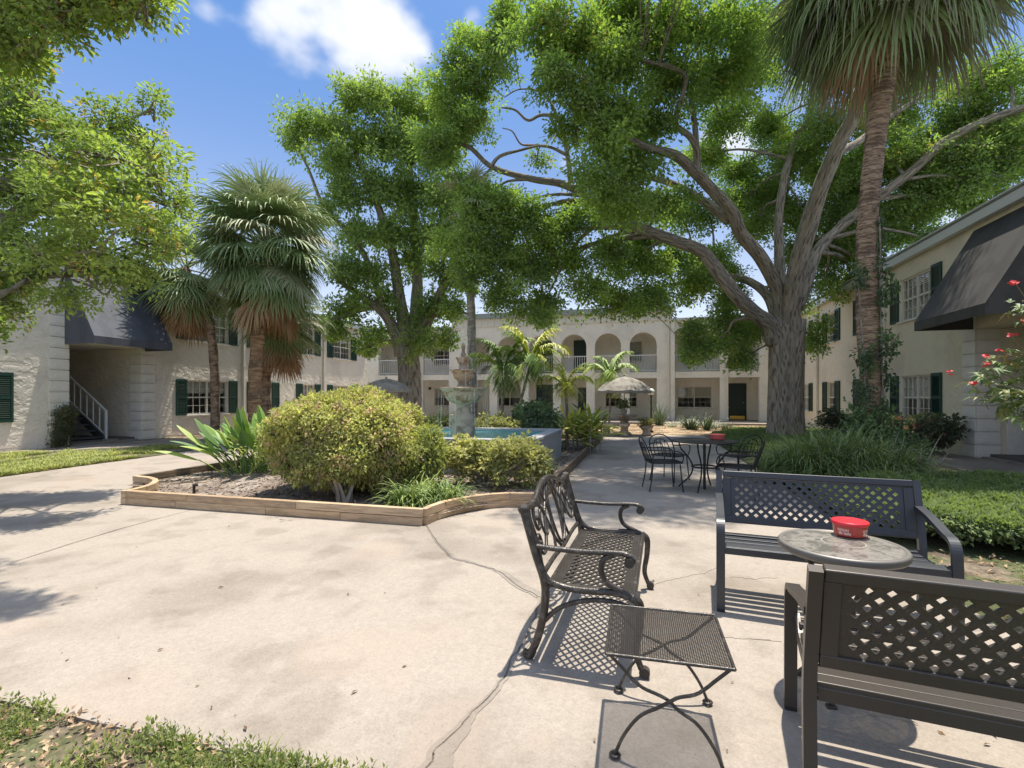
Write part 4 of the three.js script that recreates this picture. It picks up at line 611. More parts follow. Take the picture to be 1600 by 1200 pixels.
{ // plastic tub with a red lid
  const p = at(1328, 836, 2.46), y = 0.69, t = thing('plastic_tub', 'clear plastic tub with red lid on the small round table', 'tub', [p.x, y, p.z], R(20));
  const cv = document.createElement('canvas'); cv.width = 1024; cv.height = 256; const g = cv.getContext('2d'); g.fillStyle = 'rgb(196,70,62)'; g.fillRect(0, 0, 1024, 256); g.fillStyle = 'rgb(160,60,54)'; for (let k = 0; k < 60; k++) g.fillRect((k * 173) % 1024, 120 + (k * 71) % 110, 18 + k % 20, 10 + k % 12);
  g.fillStyle = 'rgba(240,225,215,0.85)'; for (let c = 0; c < 4; c++) { const X = c * 256 + 20; for (let k = 0; k < 9; k++) g.fillRect(X + k * 13, 84, 9, 14 + (k % 3) * 3); g.fillRect(X + 10, 104, 40, 16); g.fillRect(X + 64, 106, 70, 13); }
  const ct = new THREE.CanvasTexture(cv); ct.colorSpace = THREE.SRGBColorSpace; ct.wrapS = THREE.RepeatWrapping;
  t.scale.setScalar(0.86); part('tub_body', [lathe([[0.0, 0.002], [0.075, 0.002], [0.08, 0.006], [0.088, 0.068], [0.086, 0.07]], 48)], phys({ map: ct, roughness: 0.25, transmission: 0.25, thickness: 0, clearcoat: 0.5 }), t);
  part('lid', smooth(lathe([[0, 0.083], [0.066, 0.083], [0.07, 0.086], [0.088, 0.086], [0.0935, 0.083], [0.0945, 0.07], [0.092, 0.066], [0.088, 0.068]], 64)), phys({ color: lin(0.72, 0.028, 0.045), roughness: 0.35, clearcoat: 0.2 }), t);
}
{ // wrought iron dining set
  const c = cam(2.87, 7.35), t = thing('dining_table', 'round black wrought iron table with mesh top on the shaded path', 'table', [c.x, 0, c.z]), m = M.black;
  part('tabletop', [smooth(lathe([[0, 0.712], [0.47, 0.712], [0.485, 0.716], [0.487, 0.725], [0.48, 0.73], [0.46, 0.724], [0, 0.722]], 48))], m, t);
  for (let k = 0; k < 4; k++) { const a = R(20 + k * 90), q = Math.cos(a), s = Math.sin(a); part('leg', tube(spline([[q * 0.38, 0.71, s * 0.38], [q * 0.35, 0.6, s * 0.35], [q * 0.23, 0.46, s * 0.23], [q * 0.17, 0.33, s * 0.17], [q * 0.2, 0.2, s * 0.2], [q * 0.33, 0.06, s * 0.33], [q * 0.38, 0.01, s * 0.38]], 26), 0.0115, 8), m, t); }
  part('ring', tube(spline([0, 1, 2, 3, 4, 5, 6, 7].map((k) => [Math.cos(k * Math.PI / 4) * 0.18, 0.34, Math.sin(k * Math.PI / 4) * 0.18]), 32, true), 0.012, 8, { closed: true }), m, t);
  part('centre_post', cyl(0.02, 0.02, 0.71, 0, 0.0, 0, 10), m, t);
  const chair = (() => {
    const h = thing('iron_chair', 'black wrought iron armchair left of the round iron table, nearest the planting bed', 'chair', [0, 0, 0], 0, 'chairs around the iron table'), sw = 0.22;
    const sg = []; for (const s of [-1, 1]) for (let i = -14; i < 16; i++) { let a = [-0.22 + i * 0.028, -0.2], b = [a[0] + 0.44, 0.24]; if (b[0] < -0.2 || a[0] > 0.2) continue; if (a[0] < -0.21) a = [-0.21, -0.2 + (-0.21 - a[0])]; if (b[0] > 0.21) b = [0.21, b[1] - (b[0] - 0.21)]; if (b[0] - a[0] < 0.02) continue; sg.push(bar([s * a[0], 0.415 + s * 0.001, a[1]], [s * b[0], 0.415 + s * 0.001, b[1]], 0.013, 0.002)); }
    part('seat', [...sg, tube(spline([[-sw, 0.415, -0.2], [-sw - 0.01, 0.415, 0.1], [-sw + 0.03, 0.415, 0.235], [0, 0.415, 0.25], [sw - 0.03, 0.415, 0.235], [sw + 0.01, 0.415, 0.1], [sw, 0.415, -0.2], [0, 0.415, -0.22]], 44, true), 0.008, 6, { closed: true })], m, h);
    for (const s of [-1, 1]) { part('leg', [tube(spline([[s * 0.2, 0.4, 0.2], [s * 0.215, 0.2, 0.215], [s * 0.23, 0.005, 0.235]], 10), 0.0095, 7), cyl(0.016, 0.014, 0.012, s * 0.23, 0, 0.235, 8)], m, h); part('leg', [tube(spline([[s * 0.19, 0.41, -0.19], [s * 0.2, 0.2, -0.21], [s * 0.215, 0.005, -0.245]], 10), 0.0095, 7), cyl(0.016, 0.014, 0.012, s * 0.215, 0, -0.245, 8)], m, h);
      part('arm', tube(spline([[s * 0.21, 0.6, -0.27], [s * 0.25, 0.6, -0.1], [s * 0.262, 0.595, 0.1], [s * 0.255, 0.565, 0.2], [s * 0.235, 0.48, 0.235], [s * 0.215, 0.41, 0.21]], 26), 0.0085, 7), m, h); }
    part('back_frame', tube(spline([[-0.2, 0.41, -0.2], [-0.215, 0.55, -0.25], [-0.19, 0.68, -0.295], [-0.1, 0.755, -0.32], [0, 0.775, -0.325], [0.1, 0.755, -0.32], [0.19, 0.68, -0.295], [0.215, 0.55, -0.25], [0.2, 0.41, -0.2]], 44), 0.0095, 7), m, h);
    part('back_bow', tube(spline([[-0.13, 0.41, -0.21], [-0.14, 0.56, -0.265], [-0.09, 0.67, -0.3], [0, 0.7, -0.31], [0.09, 0.67, -0.3], [0.14, 0.56, -0.265], [0.13, 0.41, -0.21]], 30), 0.007, 6), m, h);
    for (const x of [-0.07, 0, 0.07]) part('back_rod', tube(spline([[x * 0.9, 0.415, -0.212], [x, 0.55, -0.262], [x * 1.05, 0.69, -0.306]], 10), 0.0055, 6), m, h);
    return h;
  })();
  const face = (p, q) => Math.atan2(q.x - p.x, q.z - p.z), put = (x, d) => { const p = cam(x, d); return [p.toArray(), face(p, c)]; };
  { const p = cam(2.25, 7.37); chair.position.copy(p); chair.rotation.y = R(104); }
  copy(chair, ...put(2.62, 8.2), 'black wrought iron armchair behind the iron table, on its left');
  { const p = cam(3.14, 6.85); copy(chair, p.toArray(), R(-72), 'black wrought iron armchair at front right of the iron table, half behind the lattice bench'); }
  copy(chair, ...put(3.72, 8.1), 'black wrought iron armchair behind the iron table, on its right');
  const b = at(1121, 690, 7.55), bw = thing('bowl', 'salmon red plastic bowl on the round iron table', 'bowl', [b.x, 0.722, b.z]);
  part('bowl_body', smooth(lathe([[0, 0.002], [0.085, 0.002], [0.1, 0.02], [0.108, 0.075], [0.112, 0.08], [0.104, 0.078], [0.09, 0.02], [0, 0.012]], 32)), phys({ color: lin(0.62, 0.13, 0.11), roughness: 0.4 }), bw);
  part('rim', tube(spline([0, 1, 2, 3, 4, 5, 6, 7].map((k) => [Math.cos(k * Math.PI / 4) * 0.11, 0.08, Math.sin(k * Math.PI / 4) * 0.11]), 32, true), 0.005, 6, { closed: true }), phys({ color: lin(0.66, 0.16, 0.14), roughness: 0.4 }), bw);
}
// concrete picnic set, urn, lamp post, canvas umbrellas
{
  const b = cam(3.62, 17.3), t = thing('concrete_bench', 'curved concrete garden bench in front of the pedestal table', 'bench', [b.x, 0, b.z], R(-8));
  part('seat', boxUV(rbox(0.98, 0.09, 0.36, 0.02, 0, 0.4, 0)), M.stoneGrey, t);
  for (const s of [-0.33, 0.33]) part('leg', boxUV(smooth(lathe([[0.0, 0], [0.16, 0], [0.15, 0.04], [0.1, 0.1], [0.1, 0.24], [0.14, 0.33], [0.15, 0.355]], 16)).translate(s, 0, 0)), M.stoneGrey, t);
  const c = cam(4.08, 17.9), k = thing('concrete_table', 'round concrete pedestal table under the right tan umbrella', 'table', [c.x, 0, c.z]);
  part('tabletop', boxUV(smooth(lathe([[0, 0.66], [0.42, 0.66], [0.46, 0.69], [0.46, 0.73], [0, 0.735]], 32))), M.stoneGrey, k);
  part('pedestal', boxUV(smooth(lathe([[0, 0], [0.26, 0], [0.25, 0.06], [0.14, 0.14], [0.12, 0.4], [0.2, 0.6], [0.26, 0.66]], 20))), M.stoneGrey, k);
  const u = cam(4.8, 17.6), n = thing('urn_planter', 'low concrete urn planter with yellow green leaves beside the lamp post', 'planter', [u.x, 0, u.z]);
  part('urn', boxUV(smooth(lathe([[0, 0], [0.18, 0], [0.17, 0.05], [0.12, 0.1], [0.14, 0.18], [0.24, 0.3], [0.26, 0.35], [0.25, 0.36], [0.2, 0.33], [0, 0.33]], 20))), M.stoneGrey, n);
  crown('leaves', n, [[V(0, 0.45, 0), 0.22, 0.14, 0.22, 40]], sprig(10, 0.1, 0.1, 0.03, 3), { seed: 6, c0: [0.16, 0.18, 0.02], c1: [0.34, 0.33, 0.05], gap: 0.2 });
  const l = cam(5.42, 19.2), lp = thing('lamp_post', 'white globe lamp on a slim black post near the arcade', 'lamp post', [l.x, 0, l.z]);
  part('post', [cyl(0.032, 0.026, 1.42, 0, 0, 0, 10), smooth(lathe([[0, 0], [0.09, 0], [0.08, 0.05], [0.035, 0.1]], 12)), cyl(0.05, 0.06, 0.05, 0, 1.4, 0, 10)], M.black, lp);
  part('globe', ball(0.135, 0, 1.57, 0, 20), phys({ color: lin(0.85, 0.85, 0.84), roughness: 0.3 }), lp);
}
function umbrella(label, pos, rad, rim, top, turn) {
  const t = thing('umbrella', label, 'umbrella', pos, turn), n = 8, P = []; const pt = (r, a, y) => V(Math.cos(a) * r, y, Math.sin(a) * r), S = 6, K = 4;
  const prof = (q) => [rad * q, top - (top - rim) * (0.35 * q + 0.65 * q * q * q)];
  for (let k = 0; k < n; k++) { const P = []; for (let i = 0; i < S; i++) for (let j = 0; j < K; j++) { const f = (ii, jj) => { const a = (k + jj / K) / n * 6.283, [r, y] = prof(ii / S), c = Math.cos((jj / K - 0.5) * 0.785) / Math.cos(0.393), sag = Math.sin(jj / K * Math.PI) * 0.03 * ii / S; return pt(r / c * 1.0, a, y - sag); }; const a = f(i, j), b = f(i + 1, j), c = f(i + 1, j + 1), d = f(i, j + 1); for (const v of i ? [a, b, c, a, c, d] : [a, b, c]) P.push(v.x, v.y, v.z); } 
    for (let j = 0; j < K; j++) { const f = (jj, y) => { const a = (k + jj / K) / n * 6.283, c = Math.cos((jj / K - 0.5) * 0.785) / Math.cos(0.393); return pt(rad / c * 0.995, a, rim - Math.sin(jj / K * Math.PI) * 0.03 - y); }; const a = f(j, 0), b = f(j, 0.09), c = f(j + 1, 0.09), d = f(j + 1, 0); for (const v of [a, b, c, a, c, d]) P.push(v.x, v.y, v.z); }
    part('canopy_panel', boxUV(tri(P)), M.canvas, t); part('rib', tube([pt(0.03, k / n * 6.283, top - 0.05), ...[0.35, 0.7, 1].map((q) => { const [r, y] = prof(q); return pt(r * 0.98, k / n * 6.283, y - 0.025); })], 0.008, 5), M.trim, t); }
  part('pole', cyl(0.022, 0.022, top, 0, 0, 0, 10), M.trim, t); part('finial', [ball(0.035, 0, top + 0.04, 0), cyl(0.07, 0.03, 0.05, 0, top - 0.03, 0, 12)], M.canvas, t); return t;
}
{ const c = cam(4.08, 17.9); umbrella('tan canvas patio umbrella open over the concrete pedestal table', [c.x, 0, c.z], 0.98, 1.62, 2.12, 0.2); const d = cam(-4.95, 19.4); umbrella('tan canvas patio umbrella showing above the round bush, in front of the forked tree', [d.x, 0, d.z], 0.95, 1.66, 2.1, 0.5); }

// ---------------------------------------------------------------- trees
const oakSprig = sprig(22, 0.3, 0.115, 0.056, 101), bigSprig = sprig(12, 0.22, 0.095, 0.046, 102), smallSprig = sprig(20, 0.2, 0.08, 0.038, 103);
{ // the great oak over the right side
  const D = 16, base = cam((1224 - CX) / F * D, D), t = thing('oak_tree', 'huge spreading live oak with ridged grey trunk on the right of the courtyard', 'tree', base);
  const roots = (a, q) => 1 + 0.1 * Math.sin(a * 3 + 1) * (1 - q * 0.4) + 0.07 * Math.sin(a * 7 + q * 3) + (q < 0.25 ? (0.25 - q) * 0.8 * (0.6 + 0.4 * Math.sin(a * 5)) : 0);
  part('trunk', tube(rel([at(1224, 697, D), at(1224, 680, D), at(1225, 650, D), at(1226, 615, D), at(1227, 580, D), at(1228, 548, D), at(1229, 520, D), at(1231, 500, D)], base), (q) => lerp(0.53, 0.5, Math.min(1, q * 2)) + (q > 0.8 ? (q - 0.8) * 0.1 : 0), 28, { uround: 3.6, mod: roots }), M.bark, t);
  const LB = [
    [[1212, 535, 16, 0.4], [1203, 508, 15.8, 0.33], [1180, 490, 15.5, 0.28], [1147, 457, 15, 0.26], [1117, 417, 14.8, 0.25], [1097, 393, 14.7, 0.23], [1060, 378, 14.6, 0.21], [1017, 363, 14.6, 0.2], [967, 343, 14.8, 0.18], [915, 305, 15, 0.16], [877, 287, 15.1, 0.14], [833, 280, 15.2, 0.12], [767, 260, 15.3, 0.1], [733, 230, 15.4, 0.08], [700, 222, 15.5, 0.05]],
    [[1222, 520, 16, 0.4], [1217, 460, 15.8, 0.28], [1190, 403, 15.2, 0.25], [1157, 363, 14.6, 0.23], [1146, 334, 14.2, 0.22], [1116, 300, 13.8, 0.2], [1087, 270, 13.3, 0.18], [1056, 243, 12.8, 0.16], [1013, 231, 12.2, 0.12], [960, 205, 11.6, 0.08]],
    [[1140, 345, 14.5, 0.2], [1105, 318, 14.8, 0.16], [1056, 289, 15, 0.13], [1010, 275, 15.2, 0.1], [950, 250, 15.4, 0.06]],
    [[1090, 272, 13.4, 0.14], [1087, 230, 13.2, 0.12], [1076, 212, 13, 0.11], [1055, 193, 12.8, 0.1], [1066, 150, 12.5, 0.08], [1070, 118, 12.2, 0.07], [1000, 93, 11.8, 0.05]],
    [[1090, 270, 13.3, 0.12], [1086, 200, 13.6, 0.1], [1080, 140, 13.8, 0.08], [1110, 100, 14, 0.06], [1118, 40, 14, 0.04]],
    [[1224, 520, 16.1, 0.32], [1220, 443, 16.3, 0.22], [1217, 383, 16.5, 0.2], [1217, 340, 16.6, 0.18], [1225, 281, 16.8, 0.16], [1241, 225, 17, 0.14], [1259, 194, 17.1, 0.12], [1275, 120, 17.4, 0.08]],
    [[1238, 530, 15.9, 0.42], [1236, 500, 15.7, 0.38], [1238, 467, 15.5, 0.34], [1250, 400, 15, 0.32], [1264, 352, 14.6, 0.31], [1287, 281, 14, 0.28], [1312, 222, 13.5, 0.25], [1331, 187, 13.2, 0.22], [1350, 120, 12.8, 0.18], [1360, 20, 12.2, 0.12], [1340, -80, 11.8, 0.08]],
    [[1244, 480, 15.7, 0.28], [1262, 435, 15.8, 0.24], [1277, 393, 15.9, 0.22], [1307, 360, 16, 0.2], [1343, 330, 15.8, 0.19], [1387, 297, 15.4, 0.18], [1431, 262, 15, 0.17], [1475, 222, 14.6, 0.16], [1537, 190, 14.2, 0.14], [1600, 168, 13.8, 0.13], [1690, 140, 13, 0.08]],
    [[1306, 240, 13.8, 0.14], [1340, 222, 14.2, 0.13], [1380, 190, 14.6, 0.1], [1440, 150, 15, 0.07]],
    [[1215, 500, 16.2, 0.25], [1200, 463, 16.6, 0.2], [1177, 443, 17, 0.17], [1147, 433, 17.4, 0.16], [1100, 433, 17.8, 0.14], [1060, 443, 18.2, 0.1], [1020, 450, 18.5, 0.06]],
    [[1188, 497, 15.6, 0.1], [1150, 500, 16, 0.07], [1135, 520, 16.2, 0.05], [1108, 536, 16.4, 0.035], [1075, 545, 16.5, 0.02]],
    [[892, 290, 15.4, 0.117], [888, 250, 15.3, 0.098], [870, 185, 15.1, 0.078], [845, 180, 15.0, 0.065], [825, 188, 14.9, 0.052], [805, 172, 14.8, 0.039], [784, 168, 14.8, 0.026]],
    [[885, 242, 15.2, 0.072], [860, 230, 15.1, 0.058], [830, 227, 15.0, 0.052], [814, 225, 15.0, 0.039], [800, 205, 14.9, 0.026], [785, 200, 14.9, 0.016]],
    [[870, 183, 15.1, 0.065], [860, 160, 15.2, 0.052], [840, 142, 15.2, 0.039], [810, 140, 15.2, 0.026], [788, 152, 15.2, 0.016]],
    [[767, 260, 14.6, 0.078], [780, 245, 14.7, 0.065], [815, 234, 14.8, 0.052], [840, 228, 15.0, 0.039]],
  ];
  const limbs = LB.map((a) => a.map(([x, y, d, q]) => [x, y, d, q * 0.78])).map((a) => limbMesh('limb', a, M.bark, t, base, a[0][3] > 0.19 ? 16 : 9));
  const C = [
    [700, 150, 15.4, 40, 36], [745, 190, 15.5, 32, 30], [760, 310, 15.4, 34, 28], [735, 60, 15.6, 34, 36], [715, 95, 15.4, 34, 30], [840, 250, 15.6, 20, 10], [885, 200, 12.4, 26, 34], [780, 350, 15.2, 36, 30],
    // upper crown in view
    [800, 30, 14.5, 50, 40], [770, 90, 14.8, 42, 42], [850, 30, 11.5, 60, 45], [900, 70, 12, 62, 50], [870, 110, 11.2, 45, 42], [960, 30, 12.5, 70, 45], [960, 110, 12, 62, 52], [1020, 60, 12.5, 70, 55], [1080, 50, 13, 60, 50], [1140, 40, 13.5, 62, 45], [1160, 110, 14, 42, 42], [1050, 130, 13, 60, 45], [1110, 140, 14.2, 48, 40], [900, 160, 11.6, 48, 40], [960, 180, 12, 60, 42], [1010, 200, 13.2, 55, 38], [1130, 190, 15.5, 42, 34],
    // left sweep
    [735, 130, 15.4, 40, 38], [720, 190, 15.3, 44, 40], [690, 235, 15.2, 40, 34], [740, 290, 15.4, 34, 28], [665, 210, 15.4, 28, 26],
    // middle masses
    [930, 230, 12, 56, 40], [985, 260, 12.8, 62, 44], [925, 285, 12, 48, 34], [965, 320, 12.6, 56, 36], [1030, 310, 14.5, 48, 34], [905, 340, 15.0, 46, 34], [860, 360, 15.2, 50, 40], [880, 410, 15.6, 44, 38], [840, 420, 15.4, 42, 40], [805, 400, 15.2, 34, 40], [850, 475, 15.8, 28, 30], [820, 340, 14.8, 40, 34], [790, 320, 14.4, 34, 30],
    // low dark skirts before the arcade
    [950, 400, 15.2, 50, 30], [1000, 420, 15.8, 52, 30], [925, 450, 15.4, 42, 32], [970, 470, 15.8, 46, 30], [1020, 470, 16.4, 44, 32], [1050, 410, 16.8, 40, 28], [1085, 450, 17.2, 40, 34], [1110, 400, 17, 34, 26], [1140, 470, 17.6, 36, 32], [1010, 375, 15.6, 44, 26],
    [1075, 520, 16.4, 26, 20], [1105, 545, 16.4, 36, 26], [1150, 530, 16.8, 36, 30], [1165, 560, 16.6, 26, 22], [1080, 552, 16.3, 24, 18], [1130, 505, 17, 36, 24], [1180, 520, 17.4, 22, 30],
    // right side behind the palm
    [1290, 200, 16.5, 45, 45], [1230, 240, 18.5, 40, 40], [1190, 300, 19.5, 46, 42], [1150, 270, 19.5, 40, 34], [1260, 330, 18, 34, 40], [1330, 290, 17, 45, 45], [1400, 240, 16, 60, 45], [1440, 310, 16, 60, 44], [1500, 250, 15, 62, 45], [1560, 220, 14.5, 60, 40], [1590, 260, 14.5, 46, 40], [1400, 370, 16.5, 44, 34], [1320, 390, 17.5, 40, 36], [1360, 420, 17, 34, 30], [1290, 440, 17.8, 24, 40], [1460, 375, 15, 36, 20], [1270, 530, 17.5, 16, 34], [1530, 290, 14.6, 46, 24], [1180, 350, 18.4, 38, 34], [1240, 400, 18.6, 30, 36], [1110, 340, 17.8, 36, 26],
    [1250, 250, 17.5, 46, 44], [1310, 330, 17.4, 44, 42], [1360, 260, 17.2, 48, 44], [1420, 330, 16.6, 52, 40], [1480, 300, 16, 52, 40], [1540, 330, 15.4, 44, 24], [1350, 360, 17, 44, 38], [1430, 270, 16.8, 50, 40], [1500, 200, 15.6, 56, 40], [1580, 190, 15, 50, 40], [1380, 200, 17.4, 50, 40], [1300, 270, 18, 46, 44], [1220, 330, 19, 40, 44], [1280, 390, 18.4, 36, 40], [1160, 320, 19, 40, 34], [1100, 240, 18, 44, 34], [1200, 200, 18.6, 40, 40], [1060, 330, 17.6, 44, 32], [1240, 470, 18.6, 26, 30], [1330, 440, 18, 30, 26], [1000, 330, 16.6, 44, 30], [1120, 430, 18.6, 40, 34],
    // overhead, above the frame: these shade the path and the ground cover
    [1000, -90, 10, 90, 60], [1060, -80, 11, 90, 60], [1150, -90, 12, 90, 60], [1070, -200, 9, 110, 80], [1120, -200, 10, 110, 80], [1280, -120, 12, 110, 70], [1400, -100, 13, 110, 70], [1500, -60, 13.5, 90, 60], [1060, -330, 8.6, 130, 90], [1250, -280, 9.5, 130, 90], [1080, -340, 8.4, 120, 80], [1400, -260, 11, 120, 80], [1160, -60, 16, 90, 60], [1000, -50, 16, 90, 60], [1230, 60, 17, 70, 60], [1150, 120, 18, 60, 50], [1330, 80, 17, 80, 60], [1420, 130, 17, 70, 50], [1550, 130, 15, 80, 50],
  ].map(([x, y, d, rx, ry]) => clump(x, y, d, rx, ry, y < -30 ? 32 : d > 15 && x < 760 ? 64 : 78));
  twigs(t, C, limbs, base, M.bark, 31, 7);
  crown('crown', t, C, oakSprig, { base, seed: 41, rag: 1, c0: [0.13, 0.25, 0.035], c1: [0.4, 0.56, 0.07], c2: [0.44, 0.34, 0.07], c2p: 0.02, gap: 0.45, freq: 1.15, fill: 0.6 });
}
{ // forked tree in front of the left end of the arcade
  const D = 21.5, base = cam((640 - CX) / F * D, D), t = thing('oak_tree', 'tall forked oak standing before the left end of the arcade', 'tree', base);
  part('trunk', tube(rel([at(640, 671, D), at(640, 655, D), at(641, 620, D), at(640, 585, D), at(638, 560, D), at(637, 543, D)], base), (q) => lerp(0.56, 0.46, q), 22, { uround: 3, mod: (a, q) => 1 + 0.1 * Math.sin(a * 4 + 1) + 0.06 * Math.sin(a * 9) + (q < 0.25 ? (0.25 - q) * 1.2 : 0) }), M.bark, t);
  const limbs = [
    [[628, 555, D, 0.34], [618, 520, 21.4, 0.27], [600, 490, 21.2, 0.22], [575, 470, 21, 0.17], [545, 450, 20.8, 0.12], [520, 430, 20.6, 0.07]],
    [[634, 550, D, 0.36], [630, 500, 21.5, 0.28], [622, 450, 21.4, 0.24], [612, 390, 21.2, 0.2], [590, 320, 21, 0.15], [560, 250, 20.8, 0.11], [540, 190, 20.6, 0.06]],
    [[645, 550, 21.6, 0.36], [650, 490, 21.8, 0.27], [652, 430, 21.9, 0.23], [648, 350, 22, 0.18], [640, 260, 22, 0.13], [630, 170, 22, 0.07]],
    [[650, 548, 21.4, 0.32], [668, 500, 21.2, 0.25], [690, 455, 21, 0.2], [712, 400, 20.8, 0.14], [730, 330, 20.6, 0.09], [745, 270, 20.4, 0.05]],
    [[605, 500, 21.2, 0.14], [570, 400, 21, 0.12], [540, 360, 20.8, 0.1], [505, 320, 20.6, 0.08], [480, 260, 20.4, 0.05], [450, 205, 20.2, 0.03]],
    [[585, 480, 21, 0.1], [545, 490, 20.8, 0.08], [520, 500, 20.6, 0.05]],
    [[672, 495, 21.2, 0.12], [705, 485, 21, 0.09], [730, 490, 20.8, 0.05]],
  ].map((a) => limbMesh('limb', a, M.bark, t, base, 10));
  const C = [[545, 150, 20.6, 34, 26], [470, 195, 20.2, 36, 22], [510, 190, 20.4, 34, 30], [590, 155, 21, 36, 28], [640, 165, 21.6, 38, 30], [690, 165, 21.6, 36, 30], [530, 245, 20.6, 38, 34], [580, 220, 21, 44, 38], [640, 230, 21.8, 44, 38], [690, 240, 21.4, 36, 34], [545, 300, 20.8, 34, 30], [600, 290, 21, 42, 36], [655, 300, 21.6, 44, 36], [700, 310, 21, 38, 36], [560, 360, 20.8, 34, 28], [610, 360, 21.2, 40, 32], [665, 370, 21.4, 40, 34], [715, 370, 20.6, 34, 36], [535, 420, 20.6, 32, 26], [580, 430, 21, 38, 28], [700, 430, 20.8, 40, 30], [550, 480, 20.8, 36, 24], [600, 470, 21.4, 32, 22], [590, 520, 21.6, 28, 18], [680, 480, 21, 34, 24], [660, 535, 20.6, 26, 18], [695, 530, 20.8, 24, 16], [745, 380, 20.4, 28, 30], [510, 340, 20.6, 22, 22], [455, 220, 20.1, 18, 14], [645, 410, 21.6, 30, 22], [715, 480, 20.8, 22, 22], [520, 510, 20.8, 26, 16], [575, 545, 21.4, 18, 14]].map(([x, y, d, rx, ry]) => clump(x, y, d, rx * 1.12, ry * 1.12, 46));
  twigs(t, C, limbs, base, M.bark, 32, 7);
  crown('crown', t, C, sprig(18, 0.36, 0.16, 0.078, 104), { base, seed: 42, rag: 1, c0: [0.14, 0.25, 0.04], c1: [0.42, 0.56, 0.08], gap: 0.46, freq: 1.0, fill: 0.6 });
}
{ // tree off the left edge, its crown reaching in
  const base = cam(-9.4, 7.2), t = thing('oak_tree', 'leafy broad tree reaching in from the left edge in front of the left block', 'tree', base);
  part('trunk', tube(rel(spline([base.clone().setY(-0.1), base.clone().setY(0.5), base.clone().setY(2), base.clone().add(V(0.3, 3.2, 0))], 14), base), (q) => lerp(0.42, 0.3, q), 16, { uround: 2.2, mod: (a, q) => 1 + 0.1 * Math.sin(a * 4) + (q < 0.2 ? (0.2 - q) * 1.5 : 0) }), M.bark, t);
  const B = base.clone().add(V(0.3, 3.1, 0)), L = (P, r0, r1) => { const q = { P: spline([B, ...P], P.length * 7), r: (u) => lerp(r0, r1, u) }; part('limb', tube(rel(q.P, base), q.r, 10, { uround: 1, mod: (g, u, p) => 1 + 0.12 * (noise3(Math.cos(g), Math.sin(g), p.y * 2) - 0.5) }), M.bark, t); return q; };
  const limbs = [L([at(-60, 330, 7.20), at(20, 285, 7.25), at(100, 262, 7.30), at(140, 255, 7.33)], 0.2, 0.03), L([at(-100, 300, 7.20), at(-20, 180, 7.25), at(60, 150, 7.30)], 0.18, 0.04), L([at(-40, 380, 7.20), at(60, 320, 7.35), at(180, 290, 7.50), at(260, 320, 7.60)], 0.2, 0.03), L([at(-200, 250, 7.05), at(-120, 60, 6.4), at(20, 10, 5.4), at(150, -10, 5), at(220, 0, 4.9)], 0.18, 0.02), L([at(-60, 430, 7.15), at(40, 430, 7.20), at(120, 430, 7.25)], 0.14, 0.03)];
  const C = [[30, 130, 7.25, 46, 40], [70, 180, 7.30, 46, 40], [20, 215, 7.20, 50, 46], [120, 205, 7.35, 46, 36], [180, 195, 7.45, 42, 30], [225, 215, 7.50, 34, 30], [80, 260, 7.28, 56, 46], [160, 265, 7.40, 56, 46], [235, 285, 7.55, 44, 48], [275, 320, 7.65, 34, 38], [30, 310, 7.20, 56, 46], [110, 340, 7.30, 56, 46], [190, 350, 7.43, 54, 46], [255, 375, 7.58, 42, 34], [40, 390, 7.18, 56, 44], [120, 410, 7.25, 56, 40], [190, 420, 7.35, 46, 34], [30, 455, 7.15, 46, 34], [90, 460, 7.20, 38, 24], [15, 490, 7.12, 30, 22], [150, 450, 7.28, 34, 20], [-50, 250, 7.15, 70, 70], [-60, 380, 7.10, 70, 60], [-50, 130, 7.20, 60, 50], [-130, 300, 7.20, 80, 80], [240, 170, 7.60, 24, 20],
    [230, 230, 6.3, 34, 30], [200, 300, 6.1, 46, 40], [150, 240, 6, 50, 40], [120, 330, 5.9, 56, 46], [60, 260, 5.9, 56, 46], [230, 340, 6.4, 40, 36], [60, 400, 5.8, 50, 40], [150, 390, 6, 46, 36], [-60, 500, 6.20, 60, 40], [-140, 420, 6.00, 80, 60]].map(([x, y, d, rx, ry]) => clump(x, y, d, rx * 1.05, ry * 1.05, 92));
  const C2 = [[60, 25, 5.3, 46, 30], [120, 15, 5.1, 40, 28], [170, 12, 5, 36, 24], [225, 6, 4.9, 28, 16], [15, 60, 5.6, 40, 40], [30, 90, 5.6, 24, 24], [100, 45, 5.1, 20, 18], [-60, 40, 5.6, 60, 60], [60, -50, 5, 70, 40], [180, -50, 4.9, 60, 34], [-40, -60, 5.2, 80, 60], [262, -95, 4.4, 50, 34], [330, -120, 4.3, 44, 30], [190, -120, 4.4, 50, 40]].map(([x, y, d, rx, ry]) => clump(x, y, d, rx, ry, 330));
  twigs(t, [...C, ...C2], limbs, base, M.bark, 33, 6);
  crown('crown', t, [...C, ...C2], smallSprig, { base, seed: 43, rag: 1, c0: [0.16, 0.27, 0.04], c1: [0.45, 0.57, 0.085], c2: [0.58, 0.42, 0.08], c2p: 0.04, gap: 0.43, freq: 1.5, fill: 0.6 });
}
